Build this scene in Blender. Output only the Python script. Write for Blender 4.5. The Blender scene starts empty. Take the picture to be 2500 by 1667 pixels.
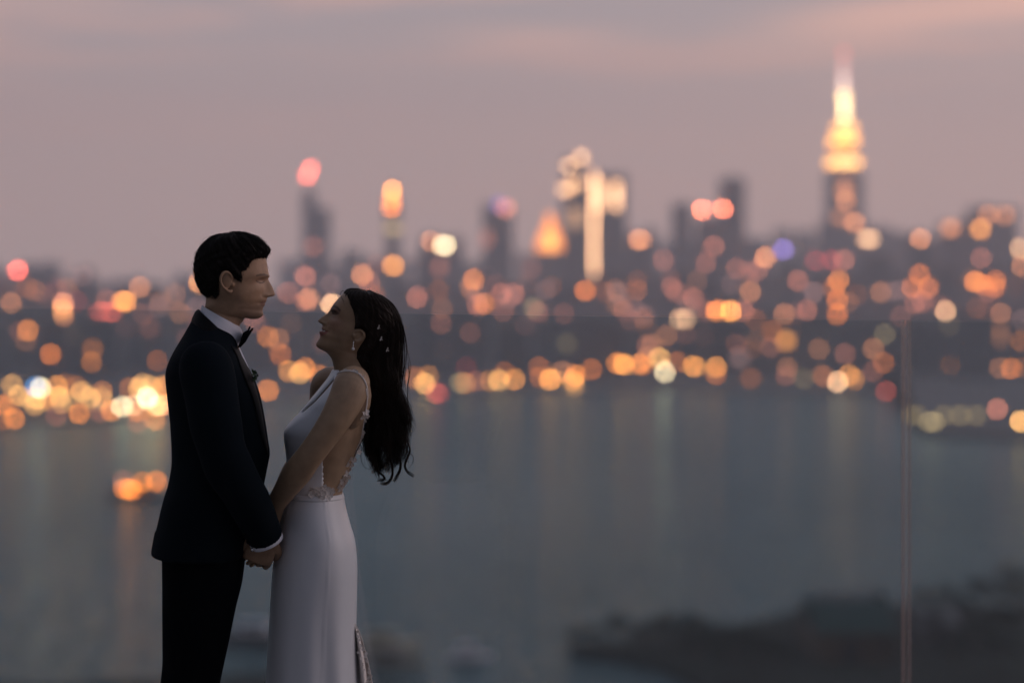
import bpy, bmesh, math, random
import numpy as np
from mathutils import Vector, Matrix
from mathutils.bvhtree import BVHTree

random.seed(7)
RNG = np.random.default_rng(11)
SC = bpy.context.scene
COL = SC.collection
R = math.radians

# ------------------------------------------------------------------ camera
CAM_Z = 1.66                 # eye height above the roof terrace (terrace is z = 0)
FOC = 85.0
cam_d = bpy.data.cameras.new('camera')
cam = bpy.data.objects.new('camera', cam_d)
COL.objects.link(cam)
cam.location = (0, 0, CAM_Z)
cam.rotation_euler = (R(90), 0, 0)
cam_d.lens = FOC
cam_d.sensor_width = 36.0
cam_d.shift_y = -(833.5 - 675.0) / 2500.0
cam_d.clip_start = 0.1
cam_d.clip_end = 60000
cam_d.dof.use_dof = True
cam_d.dof.focus_distance = 6.38
cam_d.dof.aperture_fstop = 1.5
SC.camera = cam
SC.view_settings.view_transform = 'Standard'
SC.view_settings.look = 'None'
SC.view_settings.exposure = 0.0
SC.view_settings.gamma = 1.0
SC.view_settings.use_curve_mapping = False
SC.render.film_transparent = False
cy = SC.cycles
cy.use_denoising = True
cy.denoiser = 'OPENIMAGEDENOISE'
cy.denoising_input_passes = 'RGB_ALBEDO_NORMAL'
cy.denoising_prefilter = 'ACCURATE'
cy.use_adaptive_sampling = False
cy.max_bounces = 8
cy.transparent_max_bounces = 24
cy.volume_bounces = 1
cy.sample_clamp_indirect = 0.45
cy.sample_clamp_direct = 0.0
cy.sampling_pattern = 'TABULATED_SOBOL'
cy.caustics_reflective = True
cy.blur_glossy = 0.5

# ------------------------------------------------------------------ world: dusk sky
SUN_AZ = R(38)      # afterglow direction, measured from +Y (view axis) towards +X
w = bpy.data.worlds.new('World')
SC.world = w
w.use_nodes = True
nt = w.node_tree
nt.nodes.clear()
def N(tree, typ, **kw):
    n = tree.nodes.new(typ)
    for k, v in kw.items():
        setattr(n, k, v)
    return n
def L(tree, a, b):
    tree.links.new(a, b)
def mathn(tree, op, a, b=None, clamp=False):
    n = N(tree, 'ShaderNodeMath', operation=op, use_clamp=clamp)
    for i, v in enumerate((a, b)):
        if v is None:
            continue
        if isinstance(v, (int, float)):
            n.inputs[i].default_value = v
        else:
            L(tree, v, n.inputs[i])
    return n.outputs[0]
def mixc(tree, fac, a, b, blend='MIX'):
    n = N(tree, 'ShaderNodeMix', data_type='RGBA', blend_type=blend)
    for i, v in ((0, fac), (6, a), (7, b)):
        if isinstance(v, (int, float)):
            n.inputs[i].default_value = v
        elif isinstance(v, tuple):
            n.inputs[i].default_value = v if len(v) == 4 else v + (1,)
        else:
            L(tree, v, n.inputs[i])
    return n.outputs[2]
def ramp(tree, fac, stops, interp='LINEAR'):
    n = N(tree, 'ShaderNodeValToRGB')
    e = n.color_ramp.elements
    n.color_ramp.interpolation = interp
    while len(e) < len(stops):
        e.new(0.5)
    for k, (p, c) in enumerate(stops):
        e[k].position = p
        e[k].color = c if len(c) == 4 else tuple(c) + (1,)
    L(tree, fac, n.inputs[0])
    return n.outputs[0]

tc = N(nt, 'ShaderNodeTexCoord')
sep = N(nt, 'ShaderNodeSeparateXYZ')
L(nt, tc.outputs['Generated'], sep.inputs[0])
zz = mathn(nt, 'ABSOLUTE', sep.outputs[2])
base = ramp(nt, zz, [(0.0, (0.79, 0.545, 0.49)), (0.03, (0.76, 0.525, 0.48)), (0.06, (0.70, 0.49, 0.465)), (0.115, (0.445, 0.385, 0.43)),
                     (0.30, (0.33, 0.37, 0.485)), (1.0, (0.36, 0.44, 0.60))])
# thin cloud banks, stretched flat by perspective
mp = N(nt, 'ShaderNodeMapping')
mp.inputs['Scale'].default_value = (2.6, 2.6, 26.0)
mp.inputs['Rotation'].default_value = (0.0, R(2.0), 0.0)
mp.inputs['Location'].default_value = (0.9, 0.35, 0.4)
L(nt, tc.outputs['Generated'], mp.inputs[0])
ns = N(nt, 'ShaderNodeTexNoise')
ns.inputs['Scale'].default_value = 1.7
ns.inputs['Detail'].default_value = 4.0
ns.inputs['Roughness'].default_value = 0.5
L(nt, mp.outputs[0], ns.inputs['Vector'])
cl = ramp(nt, ns.outputs[0], [(0.46, (0, 0, 0)), (0.62, (1, 1, 1))], 'EASE')
lift = ramp(nt, zz, [(0.0, (0.12,) * 3), (0.07, (0.22,) * 3), (0.10, (0.75,) * 3), (0.3, (0.6,) * 3), (1, (0.4,) * 3)])
clf = mathn(nt, 'MULTIPLY', cl, lift)
sky1 = mixc(nt, clf, base, (0.86, 0.50, 0.44))
# two peach cloud banks low in the west, ragged by noise
azi = mathn(nt, 'ARCTAN2', sep.outputs[0], sep.outputs[1])
wob = mathn(nt, 'MULTIPLY_ADD', ns.outputs[0], 0.012); wob.node.inputs[2].default_value = -0.006
def bank(a0, a1, e0, slope, wid, sign=1):
    lin = mathn(nt, 'MULTIPLY_ADD', azi, slope); lin.node.inputs[2].default_value = e0 - slope * a0
    de = mathn(nt, 'SUBTRACT', mathn(nt, 'ADD', sep.outputs[2], wob), lin)
    k = N(nt, 'ShaderNodeMapRange', interpolation_type='SMOOTHSTEP')
    k.inputs['From Min'].default_value = a0; k.inputs['From Max'].default_value = a1
    L(nt, azi, k.inputs['Value'])
    g = mathn(nt, 'DIVIDE', de, wid)
    g2 = mathn(nt, 'POWER', 2.718, mathn(nt, 'MULTIPLY', mathn(nt, 'MULTIPLY', g, g), -1.0))
    return mathn(nt, 'MULTIPLY', g2, k.outputs[0])
bk = mathn(nt, 'ADD', bank(0.07, 0.16, 0.0955, 0.105, 0.0085), mathn(nt, 'MULTIPLY', bank(-0.10, -0.26, 0.1075, -0.04, 0.006), 0.6), True)
bk3 = mathn(nt, 'MULTIPLY', bank(-0.06, 0.02, 0.098, 0.0, 0.004), mathn(nt, 'SUBTRACT', 1.0, bank(0.0, 0.08, 0.098, 0.0, 1.0)))
bk = mathn(nt, 'ADD', bk, mathn(nt, 'MULTIPLY', bk3, 0.5), True)
sky1 = mixc(nt, mathn(nt, 'MULTIPLY', bk, 0.85), sky1, (1.12, 0.62, 0.50))
# the far side of the sky, away from the afterglow, is darker and bluer
dotn = N(nt, 'ShaderNodeVectorMath', operation='DOT_PRODUCT')
L(nt, tc.outputs['Generated'], dotn.inputs[0])
dotn.inputs[1].default_value = (math.sin(SUN_AZ), math.cos(SUN_AZ), 0.0)
d01 = mathn(nt, 'MULTIPLY_ADD', dotn.outputs['Value'], 0.5)
d01.node.inputs[2].default_value = 0.5
azf = ramp(nt, d01, [(0.0, (0.12, 0.135, 0.155)), (0.5, (0.44, 0.47, 0.50)), (0.86, (0.97, 0.97, 0.97)), (1.0, (1.08, 1.05, 1.03))], 'EASE')
sky2 = mixc(nt, 1.0, sky1, azf, 'MULTIPLY')
nish = N(nt, 'ShaderNodeTexSky', sky_type='NISHITA')
nish.sun_disc = False
nish.sun_elevation = R(1.0)
nish.sun_rotation = SUN_AZ
nish.altitude = 80
nish.dust_density = 3.0
bg1 = N(nt, 'ShaderNodeBackground')
bg1.inputs['Strength'].default_value = 1.0
L(nt, sky2, bg1.inputs['Color'])
bg2 = N(nt, 'ShaderNodeBackground')
bg2.inputs['Strength'].default_value = 0.05
L(nt, nish.outputs[0], bg2.inputs['Color'])
addb = N(nt, 'ShaderNodeAddShader')
L(nt, bg1.outputs[0], addb.inputs[0])
L(nt, bg2.outputs[0], addb.inputs[1])
wo = N(nt, 'ShaderNodeOutputWorld')
L(nt, addb.outputs[0], wo.inputs['Surface'])

# last light after sunset: one weak, very soft, pink sun
sd = bpy.data.lights.new('sun', 'SUN')
sd.energy = 0.8
sd.angle = R(35)
sd.color = (1.0, 0.72, 0.66)
so = bpy.data.objects.new('sun', sd)
COL.objects.link(so)
GLOW = R(78)
sdir = Vector((math.sin(GLOW) * math.cos(R(12)), math.cos(GLOW) * math.cos(R(12)), math.sin(R(12))))
so.rotation_euler = (-sdir).to_track_quat('-Z', 'Y').to_euler()

# ------------------------------------------------------------------ helpers
FPX = 2500 * FOC / 36.0            # focal length in photo pixels (2500 wide)
def px_at(px, py, Y):
    """point on the ray of photo pixel (px, py) at distance Y along the view axis"""
    return np.array([(px - 1250) * Y / FPX, Y, CAM_Z - (py - 675) * Y / FPX])

def new_mesh(name, v, f):
    me = bpy.data.meshes.new(name)
    me.from_pydata([tuple(map(float, p)) for p in v], [], [tuple(int(i) for i in q) for q in f])
    me.update()
    return me
def link(name, me, mat=None, parent=None, smooth=True):
    o = bpy.data.objects.new(name, me)
    COL.objects.link(o)
    if mat is not None:
        me.materials.clear()
        me.materials.append(mat)
    if parent is not None:
        o.parent = parent
    if smooth and me is not None:
        me.polygons.foreach_set('use_smooth', [True] * len(me.polygons))
    return o
def obj(name, v, f, mat, parent=None, smooth=True):
    return link(name, new_mesh(name, v, f), mat, parent, smooth)
def empty(name, loc=(0, 0, 0)):
    o = bpy.data.objects.new(name, None)
    o.location = loc
    o.empty_display_size = 0.3
    COL.objects.link(o)
    return o
def tag(o, label=None, cat=None, group=None, kind=None):
    if label: o['label'] = label
    if cat: o['category'] = cat
    if group: o['group'] = group
    if kind: o['kind'] = kind
    return o
def keep(o, parent):
    """parent without moving"""
    o.parent = parent
    o.matrix_parent_inverse = Matrix.Translation(parent.location).inverted()
    return o

class MB:
    """collects shapes into one mesh"""
    def __init__(self): self.v = []; self.f = []
    def add(self, v, f):
        n = len(self.v)
        self.v.extend([tuple(p) for p in v])
        self.f.extend([tuple(i + n for i in q) for q in f])
        return self
    def box(self, x0, x1, y0, y1, z0, z1):
        v = [(x, y, z) for z in (z0, z1) for y in (y0, y1) for x in (x0, x1)]
        return self.add(v, [(0, 2, 3, 1), (4, 5, 7, 6), (0, 1, 5, 4), (2, 6, 7, 3), (0, 4, 6, 2), (1, 3, 7, 5)])
    def frustum(self, x0, x1, y0, y1, z0, z1, s):
        cx, cy_ = (x0 + x1) / 2, (y0 + y1) / 2
        v = [(x, y, z0) for y in (y0, y1) for x in (x0, x1)] + \
            [(cx + (x - cx) * s, cy_ + (y - cy_) * s, z1) for y in (y0, y1) for x in (x0, x1)]
        return self.add(v, [(0, 2, 3, 1), (4, 5, 7, 6), (0, 1, 5, 4), (2, 6, 7, 3), (0, 4, 6, 2), (1, 3, 7, 5)])
    def tube(self, pts, rad, seg=8):
        v, f = tube(pts, rad, seg)
        return self.add(v, f)
    def build(self, name, mat, parent=None, smooth=False):
        return obj(name, self.v, self.f, mat, parent, smooth)

def cr(p, n):
    """uniform Catmull-Rom through the rows of p, n samples"""
    p = np.asarray(p, float)
    m = len(p)
    if m == 1: return np.repeat(p, n, 0)
    t = np.linspace(0, m - 1, n)
    i = np.minimum(t.astype(int), m - 2)
    u = (t - i)[:, None]
    P1, P2 = p[i], p[i + 1]
    P0 = np.where((i > 0)[:, None], p[np.maximum(i - 1, 0)], 2 * P1 - P2)
    P3 = np.where((i < m - 2)[:, None], p[np.minimum(i + 2, m - 1)], 2 * P2 - P1)
    return 0.5 * (2 * P1 + (P2 - P0) * u + (2 * P0 - 5 * P1 + 4 * P2 - P3) * u ** 2 + (3 * P1 - P0 - 3 * P2 + P3) * u ** 3)

def grid_faces(nr, ns, closed=True):
    f = []
    for r in range(nr - 1):
        for s in range(ns if closed else ns - 1):
            a, b = r * ns + s, r * ns + (s + 1) % ns
            f.append((a, b, b + ns, a + ns))
    return f

def tube(pts, rad, seg=10, flat=None, cap=True):
    """tube along pts; rad scalar or per point; flat = (axis vector, factor) squeezes along an axis"""
    pts = np.asarray(pts, float)
    n = len(pts)
    rad = np.broadcast_to(np.asarray(rad, float), (n,))
    T = np.gradient(pts, axis=0)
    T /= np.linalg.norm(T, axis=1)[:, None] + 1e-12
    ref = np.array([0, 0, 1.0]) if abs(T[0][2]) < 0.9 else np.array([1.0, 0, 0])
    u = np.cross(T[0], ref); u /= np.linalg.norm(u)
    V = []
    ang = np.linspace(0, 2 * np.pi, seg, endpoint=False)
    for k in range(n):
        u = u - T[k] * np.dot(u, T[k]); u /= np.linalg.norm(u) + 1e-12
        w_ = np.cross(T[k], u)
        ring = np.outer(np.cos(ang), u) + np.outer(np.sin(ang), w_)
        if flat is not None:
            ax, fac = flat
            ring = ring - np.outer(ring @ ax, ax) * (1 - fac)
        V.append(pts[k] + rad[k] * ring)
    V = np.concatenate(V)
    f = grid_faces(n, seg)
    if cap:
        f.append(tuple(range(seg - 1, -1, -1)))
        f.append(tuple((n - 1) * seg + s for s in range(seg)))
    return V, f
def ellipsoid(c, ax, nu=16, nv=10):
    """ax: 3x3 rows are semi-axes vectors"""
    c = np.asarray(c, float); ax = np.asarray(ax, float)
    v = []
    for j in range(nv + 1):
        th = np.pi * j / nv
        for i in range(nu):
            ph = 2 * np.pi * i / nu
            r_ = max(math.sin(th), 1e-3)
            v.append(c + ax[0] * r_ * math.cos(ph) + ax[1] * r_ * math.sin(ph) + ax[2] * math.cos(th))
    f = grid_faces(nv + 1, nu)
    f.append(tuple(range(nu - 1, -1, -1))); f.append(tuple(nv * nu + s for s in range(nu)))
    return np.array(v), f

def fuse(parts, voxel, smooth=4, fac=0.5):
    """voxel union of several closed meshes into one continuous surface"""
    v, f, n = [], [], 0
    for pv, pf in parts:
        v.extend([tuple(p) for p in pv]); f.extend([tuple(i + n for i in q) for q in pf]); n += len(pv)
    me = new_mesh('tmp', v, f)
    bm = bmesh.new(); bm.from_mesh(me)
    bm.to_mesh(me); bm.free()
    o = bpy.data.objects.new('tmp', me); COL.objects.link(o)
    m = o.modifiers.new('r', 'REMESH'); m.mode = 'VOXEL'; m.voxel_size = voxel; m.adaptivity = 0
    if smooth:
        s = o.modifiers.new('s', 'SMOOTH'); s.iterations = smooth; s.factor = fac
    dg = bpy.context.evaluated_depsgraph_get()
    ev = o.evaluated_get(dg)
    out = bpy.data.meshes.new_from_object(ev)
    bpy.data.objects.remove(o); bpy.data.meshes.remove(me)
    return out
def mesh_co(me):
    a = np.empty(len(me.vertices) * 3, np.float32); me.vertices.foreach_get('co', a)
    return a.reshape(-1, 3).astype(float)
def paint(me, col):
    at = me.color_attributes.new('tint', 'FLOAT_COLOR', 'POINT')
    c = np.ones((len(me.vertices), 4), np.float32); c[:, :3] = col
    at.data.foreach_set('color', c.ravel())
def drop_islands(me):
    """keep only the largest connected piece"""
    bm = bmesh.new(); bm.from_mesh(me); bm.verts.ensure_lookup_table()
    seen = np.zeros(len(bm.verts), bool); best = []
    for v0 in bm.verts:
        if seen[v0.index]: continue
        st = [v0]; seen[v0.index] = True; comp = []
        while st:
            v = st.pop(); comp.append(v)
            for e in v.link_edges:
                q = e.other_vert(v)
                if not seen[q.index]: seen[q.index] = True; st.append(q)
        if len(comp) > len(best): best = comp
    ks = set(v.index for v in best)
    bmesh.ops.delete(bm, geom=[v for v in bm.verts if v.index not in ks], context='VERTS')
    bm.to_mesh(me); bm.free(); me.update()

# ------------------------------------------------------------------ materials
def mat(name, color, rough=0.6, spec=0.5, metal=0.0, noise=None, bump=None, sheen=0.0, tint=False, coat=0.0):
    m = bpy.data.materials.new(name); m.use_nodes = True
    t = m.node_tree; b = t.nodes['Principled BSDF']
    b.inputs['Base Color'].default_value = tuple(color) + (1,)
    b.inputs['Roughness'].default_value = rough
    b.inputs['Specular IOR Level'].default_value = spec
    b.inputs['Metallic'].default_value = metal
    b.inputs['Sheen Weight'].default_value = sheen
    b.inputs['Coat Weight'].default_value = coat
    src = None
    if tint:
        a = N(t, 'ShaderNodeAttribute'); a.attribute_name = 'tint'
        src = a.outputs['Color']
    if noise:
        sc, amt = noise
        co = N(t, 'ShaderNodeTexCoord'); n = N(t, 'ShaderNodeTexNoise')
        n.inputs['Scale'].default_value = sc; n.inputs['Detail'].default_value = 5
        L(t, co.outputs['Object'], n.inputs['Vector'])
        r = ramp(t, n.outputs[0], [(0.25, (1 - amt,) * 3), (0.75, (1 + amt,) * 3)])
        src = mixc(t, 1.0, src if src is not None else tuple(color), r, 'MULTIPLY')
    if src is not None:
        L(t, src, b.inputs['Base Color'])
    if bump:
        sc, st, di = bump
        co = N(t, 'ShaderNodeTexCoord'); n = N(t, 'ShaderNodeTexNoise')
        n.inputs['Scale'].default_value = sc; n.inputs['Detail'].default_value = 4
        L(t, co.outputs['Object'], n.inputs['Vector'])
        bp = N(t, 'ShaderNodeBump'); bp.inputs['Strength'].default_value = st; bp.inputs['Distance'].default_value = di
        L(t, n.outputs[0], bp.inputs['Height']); L(t, bp.outputs[0], b.inputs['Normal'])
    return m
def emit(name, color, strength, sample=True):
    m = bpy.data.materials.new(name); m.use_nodes = True
    t = m.node_tree; t.nodes.clear()
    e = N(t, 'ShaderNodeEmission'); e.inputs['Color'].default_value = tuple(color) + (1,)
    e.inputs['Strength'].default_value = strength
    o = N(t, 'ShaderNodeOutputMaterial'); L(t, e.outputs[0], o.inputs['Surface'])
    if not sample: m.cycles.emission_sampling = 'NONE'
    return m
# ------------------------------------------------------------------ setting: water, land, city
K = 2500.0 / 2352.0                 # my measurements were taken on a 2352-wide copy
FV = FPX / K
WATER_Z = CAM_Z - 80.0
LAND_Z = WATER_Z + 2.0
def vpt(x, y, Y):
    return px_at(x * K, y * K, Y)

M_conc = mat('concrete', (0.22, 0.21, 0.20), 0.85, noise=(3.0, 0.25))
M_dark = mat('dark_metal', (0.03, 0.03, 0.032), 0.5, metal=0.3)

# water
wm = bpy.data.materials.new('river_water'); wm.use_nodes = True
t = wm.node_tree; b = t.nodes['Principled BSDF']
b.inputs['Base Color'].default_value = (0.022, 0.065, 0.075, 1)
b.inputs['Roughness'].default_value = 0.22
b.inputs['Specular Tint'].default_value = (0.55, 0.80, 0.86, 1)
b.inputs['IOR'].default_value = 1.33
b.inputs['Specular IOR Level'].default_value = 0.5
co = N(t, 'ShaderNodeTexCoord')
mpw = N(t, 'ShaderNodeMapping'); mpw.inputs['Scale'].default_value = (0.30, 0.45, 0.3)
L(t, co.outputs['Object'], mpw.inputs[0])
n1 = N(t, 'ShaderNodeTexNoise'); n1.inputs['Scale'].default_value = 1.0; n1.inputs['Detail'].default_value = 4
L(t, mpw.outputs[0], n1.inputs['Vector'])
mpw2 = N(t, 'ShaderNodeMapping'); mpw2.inputs['Scale'].default_value = (0.006, 0.0022, 1)
L(t, co.outputs['Object'], mpw2.inputs[0])
n2 = N(t, 'ShaderNodeTexNoise'); n2.inputs['Scale'].default_value = 1.0; n2.inputs['Detail'].default_value = 3
L(t, mpw2.outputs[0], n2.inputs['Vector'])
# choppy water: slopes straight from noise, rougher and calmer patches
slope = ramp(t, n2.outputs[0], [(0.3, (0.75,) * 3), (0.7, (1.25,) * 3)])
vs = N(t, 'ShaderNodeVectorMath', operation='SUBTRACT'); L(t, n1.outputs['Color'], vs.inputs[0]); vs.inputs[1].default_value = (.5, .5, .5)
vm_ = N(t, 'ShaderNodeVectorMath', operation='MULTIPLY'); L(t, vs.outputs[0], vm_.inputs[0]); L(t, slope, vm_.inputs[1])
vm2 = N(t, 'ShaderNodeVectorMath', operation='MULTIPLY_ADD'); L(t, vm_.outputs[0], vm2.inputs[0]); vm2.inputs[1].default_value = (2.0, 3.6, 0.0); vm2.inputs[2].default_value = (0, 0, 1)
vn = N(t, 'ShaderNodeVectorMath', operation='NORMALIZE'); L(t, vm2.outputs[0], vn.inputs[0]); L(t, vn.outputs[0], b.inputs['Normal'])
gw = N(t, 'ShaderNodeBsdfGlossy'); gw.inputs['Color'].default_value = (0.50, 0.68, 0.72, 1); gw.inputs['Roughness'].default_value = 0.16; L(t, vn.outputs[0], gw.inputs['Normal'])
dw = N(t, 'ShaderNodeBsdfDiffuse'); dw.inputs['Color'].default_value = (0.020, 0.062, 0.070, 1)
fw_ = N(t, 'ShaderNodeFresnel'); fw_.inputs['IOR'].default_value = 1.33; L(t, vn.outputs[0], fw_.inputs['Normal'])
mw = N(t, 'ShaderNodeMixShader'); L(t, fw_.outputs[0], mw.inputs[0]); L(t, dw.outputs[0], mw.inputs[1]); L(t, gw.outputs[0], mw.inputs[2])
L(t, mw.outputs[0], [n_ for n_ in t.nodes if n_.type == 'OUTPUT_MATERIAL'][0].inputs['Surface'])
t.nodes.remove(b)
mb = MB()
mb.add([(-3000, -50, WATER_Z), (3000, -50, WATER_Z), (3000, 5450, WATER_Z), (-3000, 5450, WATER_Z)], [(0, 1, 2, 3)])
tag(mb.build('river', wm), kind='structure')

# far city ground: one sheet from the far shore to the horizon
SH = [(-1500, 1010), (-300, 985), (0, 978), (380, 955), (600, 925), (950, 905), (1500, 893), (2000, 906), (2092, 915), (2118, 1000), (2352, 1012), (2900, 1020), (4200, 1020)]
def shoreZ(x):
    y = np.interp(x, [p[0] for p in SH], [p[1] for p in SH])
    return FV * 80.0 / (y - 635)
gm = mat('city_ground', (0.10, 0.10, 0.10), 0.9, noise=(0.01, 0.3))
pts = [vpt(x, 635, shoreZ(x)) for x, _ in SH]
top = [(p[0], p[1], LAND_Z) for p in pts]
low = [(p[0], p[1], WATER_Z - 3) for p in pts]
far = [(max(-2990, min(2990, p[0] * 3.2)), 5440, LAND_Z) for p in pts]
n = len(top)
v = top + far
f = [(i, i + 1, n + i + 1, n + i) for i in range(n - 1)]
tag(obj('far_city_ground', v, f, gm, smooth=False), kind='structure')
v = [(x, y, z + 0.9) for x, y, z in top] + low + [(x, y + 1.2, z + 0.9) for x, y, z in top] + [(x, y + 1.2, z - 0.5) for x, y, z in top]
f = [(i, i + 1, n + i + 1, n + i) for i in range(n - 1)] + [(i, 2 * n + i, 2 * n + i + 1, i + 1) for i in range(n - 1)] + \
    [(2 * n + i, 3 * n + i, 3 * n + i + 1, 2 * n + i + 1) for i in range(n - 1)]
tag(obj('sea_wall', v, f, M_conc, smooth=False), 'long grey concrete sea wall edging the far shore', 'sea wall')

# ------------------------------------------------------------------ facades
def facade(name, wall, glass=(0.03, 0.04, 0.05), fw=3.2, fh=3.6):
    m = bpy.data.materials.new(name); m.use_nodes = True
    t = m.node_tree; b = t.nodes['Principled BSDF']
    co = N(t, 'ShaderNodeTexCoord')
    s = N(t, 'ShaderNodeSeparateXYZ'); L(t, co.outputs['Object'], s.inputs[0])
    xy = mathn(t, 'ADD', s.outputs[0], s.outputs[1])
    fx = mathn(t, 'FRACT', mathn(t, 'DIVIDE', xy, fw))
    fz = mathn(t, 'FRACT', mathn(t, 'DIVIDE', s.outputs[2], fh))
    wx = mathn(t, 'MULTIPLY', mathn(t, 'GREATER_THAN', fx, 0.28), mathn(t, 'LESS_THAN', fx, 0.82))
    wz = mathn(t, 'MULTIPLY', mathn(t, 'GREATER_THAN', fz, 0.30), mathn(t, 'LESS_THAN', fz, 0.80))
    mk = mathn(t, 'MULTIPLY', wx, wz)
    nz = N(t, 'ShaderNodeTexNoise'); nz.inputs['Scale'].default_value = 0.05; nz.inputs['Detail'].default_value = 4
    L(t, co.outputs['Object'], nz.inputs['Vector'])
    wc = mixc(t, 1.0, tuple(wall), ramp(t, nz.outputs[0], [(0.3, (0.8,) * 3), (0.7, (1.15,) * 3)]), 'MULTIPLY')
    L(t, mixc(t, mk, wc, tuple(glass)), b.inputs['Base Color'])
    L(t, mathn(t, 'MULTIPLY_ADD', mk, -0.6), b.inputs['Roughness'])
    b.inputs['Roughness'].links[0].from_node.inputs[2].default_value = 0.85
    return m
FAC = [facade('brick_facade', (0.15, 0.12, 0.13)), facade('stone_facade', (0.24, 0.23, 0.23)),
       facade('grey_facade', (0.15, 0.165, 0.19)), facade('glass_facade', (0.10, 0.12, 0.14), (0.05, 0.07, 0.09), 2.4, 3.8)]
ROOF = mat('roof_felt', (0.07, 0.07, 0.07), 0.9)

_em = {}
def lit(col, Ls, sample=False):
    q = round(math.log(max(Ls, 0.05)) / math.log(1.13))
    key = (col, q, sample)
    if key not in _em:
        _em[key] = emit('light_%s' % col, LC[col], 1.13 ** q, sample)
    return _em[key]
LC = dict(o=(1.0, 0.27, 0.04), a=(1.0, 0.34, 0.06), y=(1.0, 0.45, 0.12), w=(1.0, 0.74, 0.42), p=(1.0, 0.34, 0.13), c=(1.0, 0.52, 0.26),
          r=(1.0, 0.13, 0.08), k=(1.0, 0.21, 0.09), d=(0.75, 0.07, 0.06), v=(0.32, 0.22, 0.80), b=(0.08, 0.32, 0.75), g=(0.62, 0.42, 0.18), m=(0.75, 0.38, 0.34),
          q=(1.0, 0.235, 0.03), s=(1.0, 0.29, 0.17))
UNIT = None
def unit_box():
    global UNIT
    if UNIT is None:
        m = MB(); m.box(-.5, .5, -.5, .5, -.5, .5)
        UNIT = new_mesh('lit_window', m.v, m.f)
    return UNIT

ORD = ['first', 'second', 'third', 'fourth', 'fifth', 'sixth', 'seventh', 'eighth', 'ninth', 'tenth', 'eleventh', 'twelfth', 'thirteenth',
       'fourteenth', 'fifteenth', 'sixteenth', 'seventeenth', 'eighteenth', 'nineteenth', 'twentieth'] 
TENS = {2: 'twenty', 3: 'thirty', 4: 'forty', 5: 'fifty', 6: 'sixty', 7: 'seventy'}
def ordinal(k):
    if k < 20: return ORD[k]
    a, b_ = divmod(k + 1, 10)
    if b_ == 0: return {2: 'twentieth', 3: 'thirtieth', 4: 'fortieth', 5: 'fiftieth', 6: 'sixtieth', 7: 'seventieth'}[a]
    return TENS[a] + '-' + ORD[b_ - 1]

BL = []        # buildings: dict(x0, x1, yt, Z, root, ...)
def building(x0, x1, yt, Z, fac=None, name='city_block', depth=None, steps=1, label=None, group=None, roof=True, cat='building'):
    """x0..x1, yt measured on the photo; Z metres away. A real block standing on the far ground."""
    s = Z / FV
    X0, X1 = (x0 - 1176) * s, (x1 - 1176) * s
    zt = CAM_Z - (yt - 635) * s
    dp = depth or max(18.0, min(55.0, (X1 - X0) * 0.9))
    cx = (X0 + X1) / 2
    root = empty(name, (cx, Z + dp / 2, LAND_Z))
    W2 = (X1 - X0) / 2; H = zt - LAND_Z
    mb = MB()
    if steps == 1:
        mb.box(-W2, W2, -dp / 2, dp / 2, 0, H)
    else:
        z = 0
        for k in range(steps):
            z1 = H * (0.72 + 0.28 * (k + 1) / steps) if k < steps - 1 else H
            q = 1 - 0.13 * k
            mb.box(-W2 * q, W2 * q, -dp / 2 * q, dp / 2 * q, z, z1)
            z = z1
    fac = fac if fac is not None else random.randrange(4)
    mb.build('wall', FAC[fac], root)
    q = 1 - 0.13 * (steps - 1)
    if roof:
        rb = MB()
        a, c = W2 * q, dp / 2 * q
        for (u0, u1, v0, v1) in ((-a, a, -c, -c + .5), (-a, a, c - .5, c), (-a, -a + .5, -c + .5, c - .5), (a - .5, a, -c + .5, c - .5)):
            rb.box(u0, u1, v0, v1, H + .01, H + 1.1)
        bw = a * random.uniform(.25, .5); bx = random.uniform(-a + bw, a - bw) * .6
        rb.box(bx - bw, bx + bw, -c * .4, c * .5, H + .01, H + random.uniform(2.5, 5.5))
        rb.build('roof', ROOF, root)
    tag(root, label, cat, group)
    d = dict(x0=x0, x1=x1, yt=yt, Z=Z, root=root, front=-dp / 2, q=q, H=H, dp=dp, W2=W2, s=s, cx=cx)
    BL.append(d)
    return d
LAMPNEE = False
HAZE = 2.3e-4
DISC = 44.0      # blur disc on the 2352-wide copy
GAIN = 2.1
def lit_panel(d, x, y, col, B, wv=11.0, hv=10.0, name='lit_window', out=0.35, sample=False, thick=0.5):
    """an emissive window bay on the front of building d"""
    area = min(wv, DISC) * min(hv, DISC) / (math.pi / 4 * DISC ** 2)
    Ls = GAIN * B / area * math.exp(HAZE * (d['Z'] - 1500))
    s = (d['Z'] - out) / FV
    o = bpy.data.objects.new(name, unit_box()); COL.objects.link(o)
    o.parent = d['root']
    root = d['root']
    o.location = ((x - 1176) * s - root.location.x, d['Z'] - out - root.location.y, CAM_Z - (y - 635) * s - root.location.z)
    o.scale = (wv * s, thick, hv * s)
    o.material_slots[0].link = 'OBJECT'
    o.material_slots[0].material = lit(col, Ls, sample)
    return o
unit_box().materials.append(M_dark)

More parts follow.
